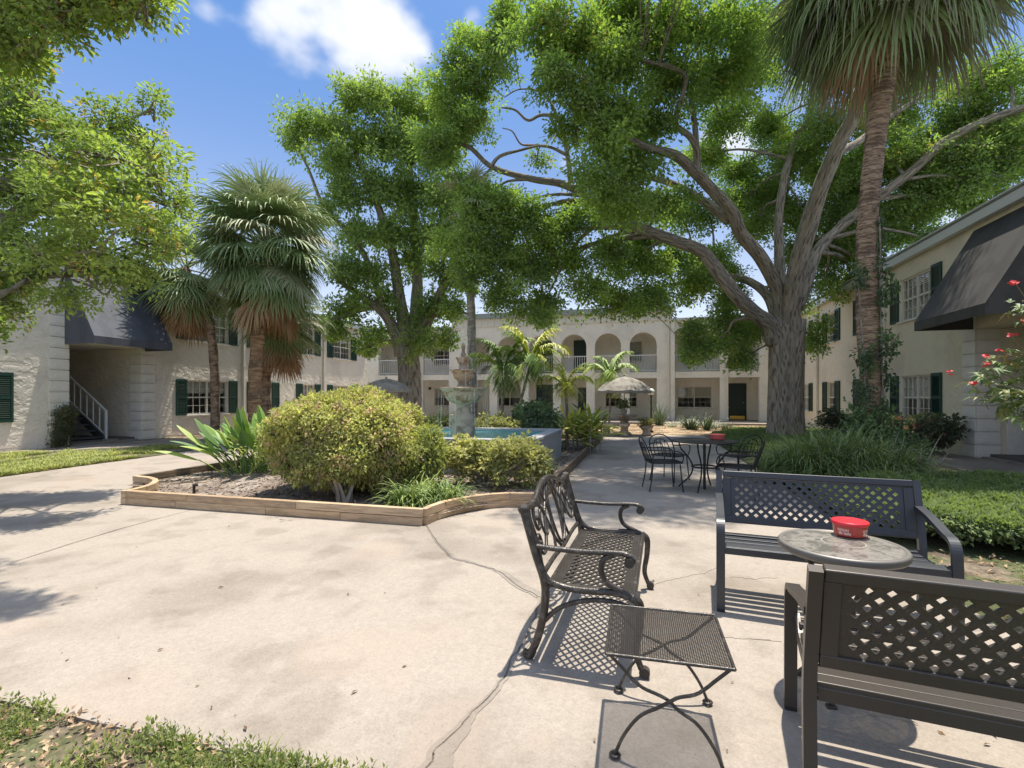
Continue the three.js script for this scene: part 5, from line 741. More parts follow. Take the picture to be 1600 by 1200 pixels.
// ---------------------------------------------------------------- palms
// one fan frond in its own hanging posture: e is how far the stalk points up, g how limp the leaflets are
function fanFrond(e, o) {
  const r = rng(o.seed), P = [], n = o.n || 34, S = o.S || 5, stalk = o.stalk * (0.85 + r() * 0.3), up = V(Math.cos(e), Math.sin(e), 0), sp = []; let p = V(0, 0, 0), d = up.clone();
  for (let i = 0; i <= 6; i++) { sp.push(p.clone()); p = p.clone().addScaledVector(d, stalk / 6); d.add(V(0, -o.g * 0.1, 0)).normalize(); }
  const st = tube(sp, (q) => lerp(0.026, 0.013, q), 5, { caps: false }), h = sp.at(-1), side = V(0, 0, 1), nn = side.clone().cross(d).normalize();
  for (let i = 0; i < n; i++) {
    const q = i / (n - 1) * 2 - 1, a = q * R(o.spread || 125), L = o.L * (0.8 + 0.25 * Math.cos(q * 1.4)) * (0.85 + r() * 0.2), w = o.w * (0.8 + r() * 0.4);
    let dir = d.clone().multiplyScalar(Math.cos(a)).addScaledVector(side, Math.sin(a)).addScaledVector(nn, 0.12 + (1 - Math.cos(a)) * -0.25 + (r() - 0.5) * 0.16).normalize(), c = h.clone().addScaledVector(d, -0.05 * (1 - Math.cos(a))), prev = null;
    const gs = o.g * (0.7 + r() * 0.7), br = r() < 0.35 ? 0.35 + r() * 0.3 : 2;
    for (let k = 0; k <= S; k++) {
      const t = k / S, ww = w * (t < 0.35 ? lerp(0.55, 1, t / 0.35) : lerp(1, 0.04, (t - 0.35) / 0.65)) / 2; let s = dir.clone().cross(nn).normalize(); const m = s.clone().cross(dir).normalize();
      const A = c.clone().addScaledVector(s, ww).addScaledVector(m, ww * 0.35), B = c.clone().addScaledVector(s, -ww).addScaledVector(m, ww * 0.35);
      if (prev) { const [a0, c0, b0] = prev; for (const v of [a0, c0, c, a0, c, A, c0, b0, B, c0, B, c]) P.push(v.x, v.y, v.z); }
      prev = [A, c.clone(), B]; c = c.clone().addScaledVector(dir, L / S); dir.add(V((r() - 0.5) * 0.08, -gs * (0.12 + t * 0.5) * (t > br ? 2.2 : 1), (r() - 0.5) * 0.08)).normalize();
    }
  }
  return merge([st, tri(P)]);
}
const tint = (base, c) => { const m = base.clone(); m.color = lin(...c); return m; };
const frondM = [[0.28, 0.37, 0.14], [0.38, 0.44, 0.2], [0.48, 0.5, 0.3], [0.22, 0.31, 0.11]].map((c) => tint(M.frond, c)), dryM = [[0.38, 0.22, 0.1], [0.44, 0.29, 0.16], [0.32, 0.18, 0.085]].map((c) => tint(M.dry, c)), greyM = tint(M.dry, [0.3, 0.26, 0.2]);
function fanPalm(label, trunk, o) {
  const base = trunk[0].clone().setY(0), t = thing('fan_palm', label, 'palm tree', base), r = rng(o.seed), top = trunk.at(-1).clone().sub(base), TP = spline(rel(trunk, base), 40);
  part('trunk', tube(TP, (q) => o.r * (1 + (q < 0.08 ? (0.08 - q) * 3 : 0)) * (q > 0.9 ? 1 + (q - 0.9) * 2 : 1), 16, { uround: 1.2, mod: (a, q) => 1 + 0.06 * Math.sin(q * (o.rings || 70) * 3) + 0.06 * Math.sin(a * 5 + q * 40) }), o.mat || M.palmBark, t);
  const bank = (e, i, k) => fanFrond(R(e), { L: o.L, stalk: o.stalk, w: o.w, g: o.g ?? 0.5, n: o.n, seed: o.seed * 31 + i * 7 + k, S: o.S, spread: o.spread });
  const levels = o.levels.map(([e, count, kind], i) => ({ e, count, kind, geos: [0, 1, 2].map((k) => kind === 'dry' ? fanFrond(R(e), { L: o.L * 0.95, stalk: o.stalk * 0.85, w: o.w * 0.8, g: 1.4, n: Math.round((o.n || 34) * 0.8), seed: o.seed * 53 + i * 5 + k, spread: 70, S: o.S }) : bank(e, i, k)) }));
  let k = 0; for (const lv of levels) for (let i = 0; i < lv.count; i++, k++) {
    const m = part(lv.kind === 'dry' ? 'dead_frond' : 'frond', lv.geos[k % 3], lv.kind === 'dry' ? dryM[k % 3] : lv.kind === 'grey' ? greyM : frondM[(k * 7 + (r() * 4 | 0)) % 4], t);
    m.position.copy(top).add(V((r() - 0.5) * 0.12, (lv.kind === 'dry' ? -0.35 : 0) + (r() - 0.5) * 0.35 + lv.e * 0.004, (r() - 0.5) * 0.12)); m.rotation.set((r() - 0.5) * 0.2, (i + r() * 0.7) / lv.count * 6.283, (r() - 0.5) * 0.25); m.scale.setScalar(0.88 + r() * 0.24);
  }
  part('bud', ball(o.r * 1.3, top.x, top.y, top.z, 10), o.mat || M.palmBark, t); return t;
}
const px3 = (a) => a.map(([x, y, d]) => at(x, y, d));
fanPalm('tall fan palm at right, its hanging fronds cut off by the top of the frame', px3([[1361, 775, 9.3], [1361, 720, 9.3], [1361, 640, 9.3], [1357, 520, 9.35], [1354, 400, 9.4], [1364, 250, 9.3], [1383, 110, 9.2], [1391, 0, 9.2], [1394, -75, 9.2]]), { seed: 3, r: 0.175, L: 1.6, stalk: 1.2, w: 0.05, n: 46, S: 7, g: 0.85, spread: 120, rings: 90, mat: M.palmBark, levels: [[75, 6], [50, 10], [25, 13], [5, 15], [-12, 16], [-20, 5, 'grey'], [-28, 16], [-36, 6, 'grey'], [-44, 10], [-50, 2, 'dry']] });
fanPalm('large fan palm with full round head, middle of the three left palms', px3([[398, 704, 15.3], [398, 640, 15.3], [399, 580, 15.3], [404, 510, 15.3], [409, 450, 15.3], [416, 392, 15.3]]), { seed: 5, r: 0.19, L: 1.2, stalk: 1.2, w: 0.075, n: 40, S: 6, g: 0.75, mat: M.palmOrange, levels: [[80, 7], [62, 12], [42, 14], [20, 15], [0, 15], [-20, 14], [-38, 12], [-50, 5, 'dry'], [-66, 8, 'dry']] });
fanPalm('short fan palm with brown skirt behind the large left palm', px3([[414, 700, 17], [413, 640, 17], [414, 590, 17], [424, 540, 17], [436, 490, 17]]), { seed: 7, r: 0.2, L: 1.0, stalk: 0.9, w: 0.07, n: 34, S: 4, g: 0.6, mat: M.palmBark, levels: [[60, 6], [25, 9], [-5, 10], [-30, 8], [-45, 6, 'dry'], [-62, 9, 'dry']] });
fanPalm('slim leaning fan palm nearest the left stair entry', px3([[336, 690, 16], [336, 640, 16], [335, 580, 16], [331, 530, 16], [322, 485, 16], [303, 448, 16], [290, 425, 16]]), { seed: 9, r: 0.13, L: 1.05, stalk: 0.85, w: 0.068, n: 34, S: 4, g: 0.7, mat: M.palmBark, levels: [[60, 5], [30, 8], [0, 10], [-25, 10], [-45, 9], [-45, 8, 'dry'], [-60, 8, 'dry']] });
{ // smooth grey palm trunk behind the fountain, its head lost among the oaks
  fanPalm('straight grey palm trunk rising behind the stone fountain', px3([[741, 692, 15], [740, 640, 15], [738, 560, 15], [736, 480, 15], [735, 420, 15], [736, 318, 15]]), { seed: 11, r: 0.125, L: 0.65, stalk: 0.6, w: 0.05, n: 24, S: 4, g: 0.7, mat: M.palmGrey, rings: 60, levels: [[60, 4], [25, 5], [-10, 4]] });
  const base = at(736, 420, 14.85), t = thing('hanging_creeper', 'leafy creeper hanging round the grey palm behind the fountain', 'creeper', base);
  const C = [[735, 300, 14.6, 22, 30], [737, 350, 14.6, 24, 34], [740, 405, 14.6, 26, 34], [730, 440, 14.6, 18, 22], [760, 430, 14.8, 24, 30], [790, 450, 15, 30, 30], [770, 470, 15, 24, 20], [712, 420, 15, 22, 24], [815, 480, 15.2, 26, 22], [850, 500, 15, 20, 16], [700, 380, 15.4, 26, 30], [770, 380, 14.8, 26, 34], [760, 330, 14.6, 26, 30]].map(([x, y, d, rx, ry]) => clump(x, y, d, rx, ry, 80));
  part('stem', [tube(rel(spline(px3([[742, 640, 14.84], [733, 560, 14.85], [741, 490, 14.84], [736, 420, 14.85], [740, 340, 14.8]]), 24), base), 0.018, 5), tube(rel(spline(px3([[740, 430, 14.8], [765, 400, 14.8], [795, 430, 15], [850, 495, 15]]), 16), base), 0.015, 5)], M.bark, t);
  crown('leaves', t, C, oakSprig, { base, seed: 47, rag: 1, c0: [0.14, 0.26, 0.04], c1: [0.43, 0.58, 0.08], gap: 0.4, freq: 1.2, fill: 0.55 });
}
// feather palms: an arching stalk with two rows of leaflets
function featherFrond(L, e, seed, o = {}) {
  const r = rng(seed), P = [], sp = []; let p = V(0, 0, 0), d = V(Math.cos(e), Math.sin(e), 0); const N = 20;
  for (let i = 0; i <= N; i++) { sp.push([p.clone(), d.clone()]); p = p.clone().addScaledVector(d, L / N); d.add(V(0, -(o.g || 0.1) * (0.5 + i / N), 0)).normalize(); }
  const st = tube(sp.map((q) => q[0]), (q) => lerp(0.018, 0.005, q), 5, { caps: false });
  for (let i = 2; i <= N; i++) for (let h = 0; h < 2; h++) for (const s of [-1, 1]) {
    const f = (i - h * 0.5) / N, a = sp[i][0].clone().lerp(sp[i - 1][0], h * 0.5), dd = sp[i][1], l = L * (o.ll || 0.38) * Math.sin(Math.PI * (0.12 + 0.8 * f)) * (0.85 + r() * 0.3), dir = dd.clone().multiplyScalar(0.7).add(V(0, 0.35 - r() * 0.2, s)).normalize(), w = V(0, 1, 0).cross(dir).normalize().multiplyScalar(l * (o.lw || 0.042));
    const m = a.clone().addScaledVector(dir, l * 0.5), t = a.clone().addScaledVector(dir, l).add(V((r() - 0.5) * l * 0.3, -l * (0.2 + r() * 0.5), 0)), A = m.clone().add(w), B = m.clone().sub(w); for (const v of [a, A, m, m, A, t, a, m, B, m, t, B]) P.push(v.x, v.y, v.z);
  }
  return merge([st, tri(P)]);
}
const yel = [[0.38, 0.48, 0.05], [0.52, 0.54, 0.06], [0.26, 0.38, 0.05], [0.18, 0.29, 0.05]].map((c) => tint(M.frond, c));
function featherPalm(label, foot, top, L, n, seed, pal = [0, 1, 2, 3]) {
  const base = foot.clone().setY(0.03), t = thing('feather_palm', label, 'palm', base), r = rng(seed), q = top.clone().sub(base), geos = [76, 56, 36, 12].map((e, k) => featherFrond(L, R(e), seed + k, { g: 0.12 }));
  part('trunk', tube(spline([[0, -0.05, 0], [q.x * 0.4 + 0.03, q.y * 0.5, q.z * 0.4], q.toArray()], 12), (u) => lerp(0.045, 0.035, u), 9), M.palmGrey, t);
  for (let k = 0; k < n; k++) { const m = part('frond', geos[k % 4], yel[pal[(r() * pal.length) | 0]], t); m.position.copy(q); m.rotation.set(0, k * 2.4 + r() * 0.5, 0); m.scale.setScalar(0.85 + r() * 0.3); }
  return t;
}
featherPalm('leafy green feather palm just right of the fountain', at(781, 668, 13), at(786, 585, 13), 1.2, 20, 61, [2, 3, 3, 0]);
featherPalm('yellow green feather palm with drooping frond before the second arch pier', at(797, 668, 12.6), at(828, 572, 12.8), 1.25, 20, 62, [0, 2, 1, 3]);
featherPalm('small yellow feather palm on a thin pale stem before the third pier', at(885, 668, 12.8), at(884, 608, 12.8), 0.8, 16, 63, [1, 1, 0]);
featherPalm('bright green feather palm rising behind the tan umbrella', at(951, 672, 19), at(953, 592, 19), 1.4, 18, 64, [2, 0, 2]);

// ---------------------------------------------------------------- shrubs and border plants
const ground = (px, py, h = 0.06) => gp(px, py, h);
function shrub(name, label, foot, clumps, o) {                                  // clumps local: [x, y, z, rx, ry, rz, count]
  const t = thing(name, label, o.cat || 'shrub', foot), r = rng(o.seed), st = [];
  for (let k = 0; k < (o.stems ?? 8); k++) { const c = clumps[(r() * clumps.length) | 0], e = V(c[0] + (r() - 0.5) * c[3], c[1] + (r() - 0.3) * c[4] * 0.8, c[2] + (r() - 0.5) * c[5]); const s = V((r() - 0.5) * 0.16, -0.03, (r() - 0.5) * 0.16); st.push(tube(spline([s, s.clone().lerp(e, 0.5).add(V((r() - 0.5) * 0.15, 0.06, (r() - 0.5) * 0.15)), e], 7), (q) => lerp(o.sr || 0.018, 0.005, q), 5, { caps: false })); }
  if (st.length) part('stem', st, o.stemMat || M.bark, t);
  crown('leaves', t, clumps.map(([x, y, z, a, b, c, n, ti]) => [V(x, y, z), a, b, c, n, ti]), o.geo || sprig(14, 0.1, 0.055, 0.026, o.seed), o); return t;
}
{ // clipped dome with crooked stems
  const p = ground(537, 786), q = cam(-2.28, 6.95), cx = q.x - p.x, cz = q.z - p.z, t = thing('dome_shrub', 'large rounded yellow green shrub at the front left of the planting bed', 'shrub', p), r = rng(70), st = [];
  for (let k = 0; k < 16; k++) { const a = r() * 6.28, e = V(cx * 0.6 + Math.cos(a) * 0.75 * r(), 0.55 + r() * 0.5, cz * 0.6 + Math.sin(a) * 0.75 * r()), s = V((r() - 0.5) * 0.12, -0.04, (r() - 0.5) * 0.12); st.push(tube(spline([s, V(e.x * 0.35, 0.25, e.z * 0.35), e], 8), (u) => lerp(0.034, 0.008, u), 6, { caps: false })); }
  part('stem', st, M.bark, t);
  const L = [[cx - 0.03, 0.7, cz, 1.02, 0.64, 1.02, 7600, 0.75], [cx, 0.98, cz, 0.6, 0.36, 0.6, 900, 0.85], [cx - 0.5, 0.75, cz + 0.3, 0.45, 0.42, 0.45, 600, 0.3], [cx + 0.55, 0.85, cz + 0.1, 0.42, 0.36, 0.42, 500, 0.95], [cx, 0.6, cz, 0.95, 0.42, 0.95, 1400, 0.2], [cx - 0.6, 0.5, cz + 0.1, 0.36, 0.32, 0.4, 500, 0.4], [cx + 0.7, 0.5, cz + 0.2, 0.42, 0.34, 0.4, 700, 0.4], [cx, 0.45, cz + 0.6, 0.7, 0.26, 0.4, 700, 0.2]];
  const C = L.map(([x, y, z, a, b, c, n, ti]) => [V(x, y, z), a, b, c, n, ti]);
  crown('leaves', t, C, sprig(13, 0.085, 0.056, 0.034, 71, 0.9), { seed: 72, c0: [0.24, 0.29, 0.055], c1: [0.66, 0.65, 0.17], c2: [0.64, 0.46, 0.28], c2p: 0.14, gap: 0.43, freq: 3.2, fill: 0.18, s0: 0.55, ds: 0.55 });
  crown('shoots', t, [[V(cx, 0.95, cz), 0.8, 0.42, 0.8, 260, 0.9], [V(cx - 0.5, 0.7, cz + 0.5), 0.5, 0.4, 0.5, 160, 0.6], [V(cx + 0.5, 0.7, cz + 0.4), 0.5, 0.4, 0.5, 160, 0.7]], sprig(7, 0.07, 0.06, 0.03, 75, 0.9), { rag: 1, seed: 74, c0: [0.26, 0.34, 0.06], c1: [0.62, 0.66, 0.16] });
}
// bird-of-paradise: paddle leaves on long stalks
function paddleLeaf(L, w, e, bend, seed) {
  const r = rng(seed), P = [], N = 8, sp = []; let p = V(0, 0, 0), d = V(Math.cos(e), Math.sin(e), 0); const stalk = L * 0.9;
  for (let i = 0; i <= 8; i++) { sp.push(p.clone()); p = p.clone().addScaledVector(d, stalk / 8); d.add(V(0.03, -0.012, 0)).normalize(); }
  const st = tube(sp, (q) => lerp(0.012, 0.008, q), 5, { caps: false }); p = sp.at(-1); let prev = null;
  for (let k = 0; k <= N; k++) { const t = k / N, ww = w * Math.pow(Math.sin(Math.PI * clamp(0.06 + t * 0.92, 0, 1)), 0.75) / 2, s = V(0, 0, 1), m = s.clone().cross(d).multiplyScalar(-1), A = p.clone().addScaledVector(s, ww).addScaledVector(m, ww * 0.55), B = p.clone().addScaledVector(s, -ww).addScaledVector(m, ww * 0.55); if (prev) { const [a, c, b] = prev; for (const v of [a, c, p, a, p, A, c, b, B, c, B, p]) P.push(v.x, v.y, v.z); } prev = [A, p.clone(), B]; p = p.clone().addScaledVector(d, L / N); d.add(V(0.02, -bend * (0.3 + t), 0)).normalize(); }
  return merge([st, tri(P)]);
}
const padM = [[0.14, 0.27, 0.055], [0.22, 0.36, 0.06], [0.36, 0.46, 0.09], [0.1, 0.2, 0.05]].map((c) => tint(leafMat({ transmission: 0.25, roughness: 0.6 }), c));
{
  const p = ground(394, 738), t = thing('bird_of_paradise_plant', 'paddle leaved bird of paradise plant left of the dome shrub', 'plant', p), r = rng(80), gs = []; for (let i = 0; i < 6; i++) gs.push(paddleLeaf(0.55, 0.135, R(87 - i * 8), 0.02 + i * 0.02, 81 + i));
  for (let k = 0; k < 110; k++) { const i = (r() * 6) | 0, m = part('leaf', gs[i], padM[(r() * 4) | 0], t), a = r() * 6.283, d = r() * 0.3; m.position.set(Math.cos(a) * d, -0.04, Math.sin(a) * d - 0.2 + (r() - 0.5) * 0.9); m.rotation.set((r() - 0.5) * 0.5, -a + (r() - 0.5) * 0.6, (r() - 0.5) * 0.25); m.scale.setScalar(0.78 + r() * 0.44); }
}
// pale yellow variegated hedge in front of the pool, and behind it
const YL = { c0: [0.2, 0.25, 0.05], c1: [0.7, 0.66, 0.2], gap: 0.4, rag: 1, freq: 2.6, fill: 0.45 };
const hedge = (label, pts, h, rx, seed, o = {}) => { const foot = pts.reduce((a, b) => a.add(b), V(0, 0, 0)).multiplyScalar(1 / pts.length).setY(0.05), r = rng(seed), C = pts.map((p) => [p.x - foot.x, h * (0.52 + r() * 0.1), p.z - foot.z, rx * (0.9 + r() * 0.25), h * 0.46, rx * (0.9 + r() * 0.25), o.count || 420]); return shrub('hedge', label, foot, C, { ...YL, seed, stems: pts.length * 6, cat: 'hedge', geo: sprig(9, 0.075, 0.075, 0.038, seed, 0.9), ...o }); };
hedge('pale yellow variegated hedge along the front wall of the fountain pool', [680, 712, 745, 778, 808, 836].map((x, i) => ground(x, 757 + (i % 2) * 5)), 0.72, 0.27, 90, { count: 210 });
shrub('shrub', 'upright green shrub between the dome shrub and the variegated hedge', ground(655, 770), [[0, 0.38, 0, 0.3, 0.4, 0.3, 420], [-0.15, 0.55, -0.1, 0.24, 0.26, 0.25, 260], [0.12, 0.6, -0.15, 0.2, 0.3, 0.2, 200]], { seed: 91, c0: [0.14, 0.19, 0.04], c1: [0.46, 0.5, 0.1], gap: 0.3, freq: 2.5, fill: 0.5, geo: sprig(10, 0.08, 0.07, 0.026, 91) });
hedge('low yellow hedge behind the fountain pool on its left', [660, 682, 702].map((x) => cam((x - CX) / F * 12, 12)), 0.95, 0.3, 92, { count: 260 });
hedge('low yellow hedge behind the fountain pool on its right', [755, 778, 800].map((x) => cam((x - CX) / F * 11.9, 11.9)), 0.92, 0.32, 93, { count: 280 });
{ const p = cam((836 - CX) / F * 12, 12); shrub('shrub', 'dark glossy green shrub at the back right corner of the fountain pool', p, [[0, 0.55, 0, 0.45, 0.5, 0.45, 480], [0.3, 0.75, 0, 0.3, 0.34, 0.3, 240], [-0.2, 0.85, 0, 0.28, 0.34, 0.3, 240], [0.1, 1.05, 0, 0.2, 0.2, 0.2, 100], [-0.3, 0.4, 0.2, 0.3, 0.35, 0.3, 240]], { seed: 94, c0: [0.05, 0.11, 0.04], c1: [0.2, 0.31, 0.08], c2: [0.35, 0.4, 0.2], c2p: 0.08, gap: 0.34, freq: 2, fill: 0.45, geo: sprig(9, 0.12, 0.12, 0.055, 94) }); }
{ // croton-like plant of long pointed leaves
  const p = ground(912, 704), t = thing('leafy_plant', 'yellow green plant of long pointed leaves beside the timber border', 'plant', p), r = rng(95), gs = [0, 1, 2, 3, 4].map((i) => paddleLeaf(0.3, 0.085, R(74 - i * 18), 0.05 + i * 0.02, 96 + i));
  const ms = [[0.48, 0.52, 0.07], [0.62, 0.56, 0.08], [0.24, 0.33, 0.055], [0.34, 0.39, 0.06]].map((c) => tint(leafMat({ transmission: 0.3, roughness: 0.65 }), c)), st = [];
  for (let s = 0; s < 18; s++) { const a = r() * 6.28, d = 0.1 + r() * 0.5, b = V(Math.cos(a) * d * 0.75, 0, Math.sin(a) * d), e = V(b.x * 1.15, 0.35 + r() * 0.62, b.z * 1.15); st.push(tube([b.clone().setY(-0.03), e], 0.012, 5)); for (let k = 0; k < 13; k++) { const m = part('leaf', gs[(r() * 5) | 0], ms[(r() * 4) | 0], t); m.position.copy(b).lerp(e, 0.45 + r() * 0.55); m.rotation.set(0, r() * 6.283, 0); m.scale.setScalar(0.7 + r() * 0.5); } }
  part('stem', st, M.bark, t);
}
// strap-leaved clumps
function strapTuft(n, L, w, spread, droop, seed, foot = 0.15) {
  const r = rng(seed), P = []; for (let i = 0; i < n; i++) { const a = r() * 6.283, l = L * (0.6 + r() * 0.6), d0 = r() * foot; let p = V(Math.cos(a) * d0, 0, Math.sin(a) * d0), d = V(Math.cos(a) * spread * (0.3 + r()), 1, Math.sin(a) * spread * (0.3 + r())).normalize(), prev = null; const g = droop * (0.6 + r() * 0.8), S = 6; for (let k = 0; k <= S; k++) { const t = k / S, s = V(-Math.sin(a), 0, Math.cos(a)).multiplyScalar(w * (1 - t * t) * 0.5 + 0.0005), A = p.clone().add(s), B = p.clone().sub(s); if (prev) for (const v of [prev[0], prev[1], B, prev[0], B, A]) P.push(v.x, v.y, v.z); prev = [A, B]; p = p.clone().addScaledVector(d, l / S); d.add(V(0, -g * (0.3 + t * 1.2) / S * 2.2, 0)).normalize(); } } return tri(P);
}
function strapPlant(name, label, foot, spots, geo, o) { const t = thing(name, label, o.cat || 'plant', foot), r = rng(o.seed); const m = scatter('leaves', geo, M.frond, spots.map(([x, z, s]) => [V(x, -0.02, z), new THREE.Euler((r() - 0.5) * 0.2, r() * 6.28, (r() - 0.5) * 0.2), s * (0.85 + r() * 0.3), col(o.c0, o.c1, r(), 0.8 + r() * 0.4)]), t); return t; }
{
  const r = rng(110), p = ground(668, 790), sp = []; for (let k = 0; k < 20; k++) sp.push([(r() - 0.5) * 0.9, (r() - 0.5) * 0.4 - 0.1, 0.75 + r() * 0.4]);
  strapPlant('lily_turf', 'drooping green strap leaved clump at the front corner of the bed', p, sp, strapTuft(46, 0.42, 0.018, 0.9, 1.5, 111), { seed: 112, c0: [0.09, 0.18, 0.03], c1: [0.34, 0.44, 0.08] });
  const q = ground(846, 740), s2 = []; for (let k = 0; k < 9; k++) s2.push([(r() - 0.5) * 0.4, (r() - 0.5) * 0.5, 0.7 + r() * 0.3]);
  strapPlant('lily_turf', 'small dark strap leaved tuft at the foot of the grey pool wall', q, s2, strapTuft(44, 0.38, 0.014, 0.8, 1.3, 113), { seed: 114, c0: [0.04, 0.085, 0.02], c1: [0.12, 0.18, 0.04] });
}
{ // the big grassy clump round the foot of the right palm
  const p = gp(1361, 770), t = thing('grass_clump', 'broad clump of arching strap leaves round the foot of the right palm', 'plant', p.clone().setY(0)), r = rng(120), g = strapTuft(48, 0.82, 0.019, 0.85, 1.4, 121, 0.1), pl = [];
  const toX = V(CS, 0, -SN), toD = V(-SN, 0, -CS);
  for (let k = 0; k < 150; k++) { const a = r() * 6.283, d = Math.sqrt(r()), q = toX.clone().multiplyScalar(Math.cos(a) * d * 0.98).addScaledVector(toD, Math.sin(a) * d * 0.6 + 0.75); pl.push([q.add(V(0, (1 - d) * 0.34, 0)), new THREE.Euler((r() - 0.5) * 0.4, r() * 6.28, (r() - 0.5) * 0.4), 0.72 + r() * 0.4, col([0.09, 0.165, 0.035], [0.34, 0.42, 0.12], r(), 0.8 + r() * 0.4)]); }
  scatter('leaves', g, M.frond, pl, t);
  const dry = []; for (let k = 0; k < 16; k++) { const a = r() * 6.283, d = Math.sqrt(r()); dry.push([toX.clone().multiplyScalar(0.35 + Math.cos(a) * d * 1.2).addScaledVector(toD, 0.65 + Math.sin(a) * 0.5).add(V(0, 0.2, 0)), new THREE.Euler(0, r() * 6.28, (r() - 0.5) * 0.5), 0.9 + r() * 0.35, col([0.3, 0.27, 0.17], [0.4, 0.38, 0.28], r())]); }
  scatter('dry_leaves', strapTuft(4, 0.95, 0.012, 0.9, 0.9, 122), M.frond, dry, t);
  const iv = thing('ivy', 'dark ivy bushing round and climbing the right palm trunk', 'climber', at(1361, 700, 9.2).setY(0)), b = iv.position, C = [];
  for (const [x, y, d, rx, ry] of [[1360, 690, 8.95, 50, 34], [1330, 705, 8.95, 46, 28], [1395, 700, 8.95, 50, 30], [1360, 660, 9.0, 40, 20], [1300, 715, 9.2, 34, 22], [1420, 715, 9.2, 34, 20], [1378, 470, 9.15, 8, 30], [1384, 545, 9.1, 14, 16], [1383, 525, 9.15, 11, 20], [1375, 420, 9.25, 8, 22], [1352, 560, 9.1, 12, 26], [1350, 610, 9.1, 14, 26], [1384, 585, 9.15, 8, 24], [1345, 640, 9.05, 18, 16], [1390, 445, 9.2, 12, 16], [1378, 380, 9.3, 9, 22], [1395, 535, 9.15, 10, 7], [1342, 440, 9.2, 9, 16], [1338, 420, 9.2, 10, 10], [1380, 640, 9.05, 16, 22], [1372, 350, 9.25, 8, 20]]) C.push(clump(x, y, d, rx, ry, 130));
  part('stem', [tube(rel(spline(px3([[1380, 720, 9.1], [1381, 640, 9.12], [1378, 560, 9.15], [1376, 480, 9.18], [1376, 400, 9.2], [1374, 340, 9.2]]), 24), b), 0.016, 5), tube(rel(spline(px3([[1345, 720, 9.1], [1352, 620, 9.1], [1348, 540, 9.14], [1340, 430, 9.2]]), 20), b), 0.012, 5), tube(rel(spline(px3([[1378, 560, 9.15], [1392, 540, 9.1], [1406, 520, 9.05]]), 8), b), 0.007, 4)], M.bark, iv);
  crown('leaves', iv, C, sprig(9, 0.1, 0.075, 0.05, 123), { base: b, seed: 124, c0: [0.04, 0.095, 0.03], c1: [0.19, 0.3, 0.08], gap: 0.3, freq: 3, fill: 0.5 });
}
{ const p = cam((1455 - CX) / F * 11.6, 11.6); p.x = Math.min(p.x, 6.4); shrub('shrub', 'dark green shrub below the ground floor window of the right block', p, [[0.05, 0.45, 0, 0.5, 0.42, 0.4, 300], [-0.5, 0.5, -0.1, 0.4, 0.42, 0.36, 260], [0.3, 0.62, 0.2, 0.34, 0.28, 0.3, 160], [-0.25, 0.6, 0.55, 0.3, 0.3, 0.3, 160]], { seed: 126, c0: [0.03, 0.06, 0.025], c1: [0.14, 0.18, 0.06], c2: [0.2, 0.1, 0.06], c2p: 0.1, gap: 0.4, freq: 2, geo: sprig(8, 0.12, 0.09, 0.05, 126) });
  const q = cam((1298 - CX) / F * 17.5, 17.5); shrub('shrub', 'sparse twiggy shrub beside the oak at the foot of the right block', q, [[0, 0.5, 0, 0.5, 0.45, 0.4, 200], [0.4, 0.4, 0, 0.4, 0.36, 0.4, 140]], { seed: 127, c0: [0.035, 0.06, 0.025], c1: [0.15, 0.2, 0.06], gap: 0.45, freq: 2, stems: 16, geo: sprig(7, 0.14, 0.09, 0.05, 127) }); }
{ // clipped box by the stair
  const p = cam((86 - CX) / F * 13.5, 13.5), C = []; for (let i = 0; i < 3; i++) for (let j = 0; j < 4; j++) { const w = 0.16 + j * 0.04; C.push([(i - 1) * w, 0.15 + j * 0.26, 0, w * 0.8, 0.2, 0.34, 200]); }
  shrub('clipped_shrub', 'small clipped dark green shrub beside the foot of the stair', p, C, { seed: 130, c0: [0.05, 0.075, 0.025], c1: [0.18, 0.19, 0.06], gap: 0.25, freq: 3, geo: sprig(10, 0.07, 0.05, 0.026, 130) }).rotation.y = 0.4;
}
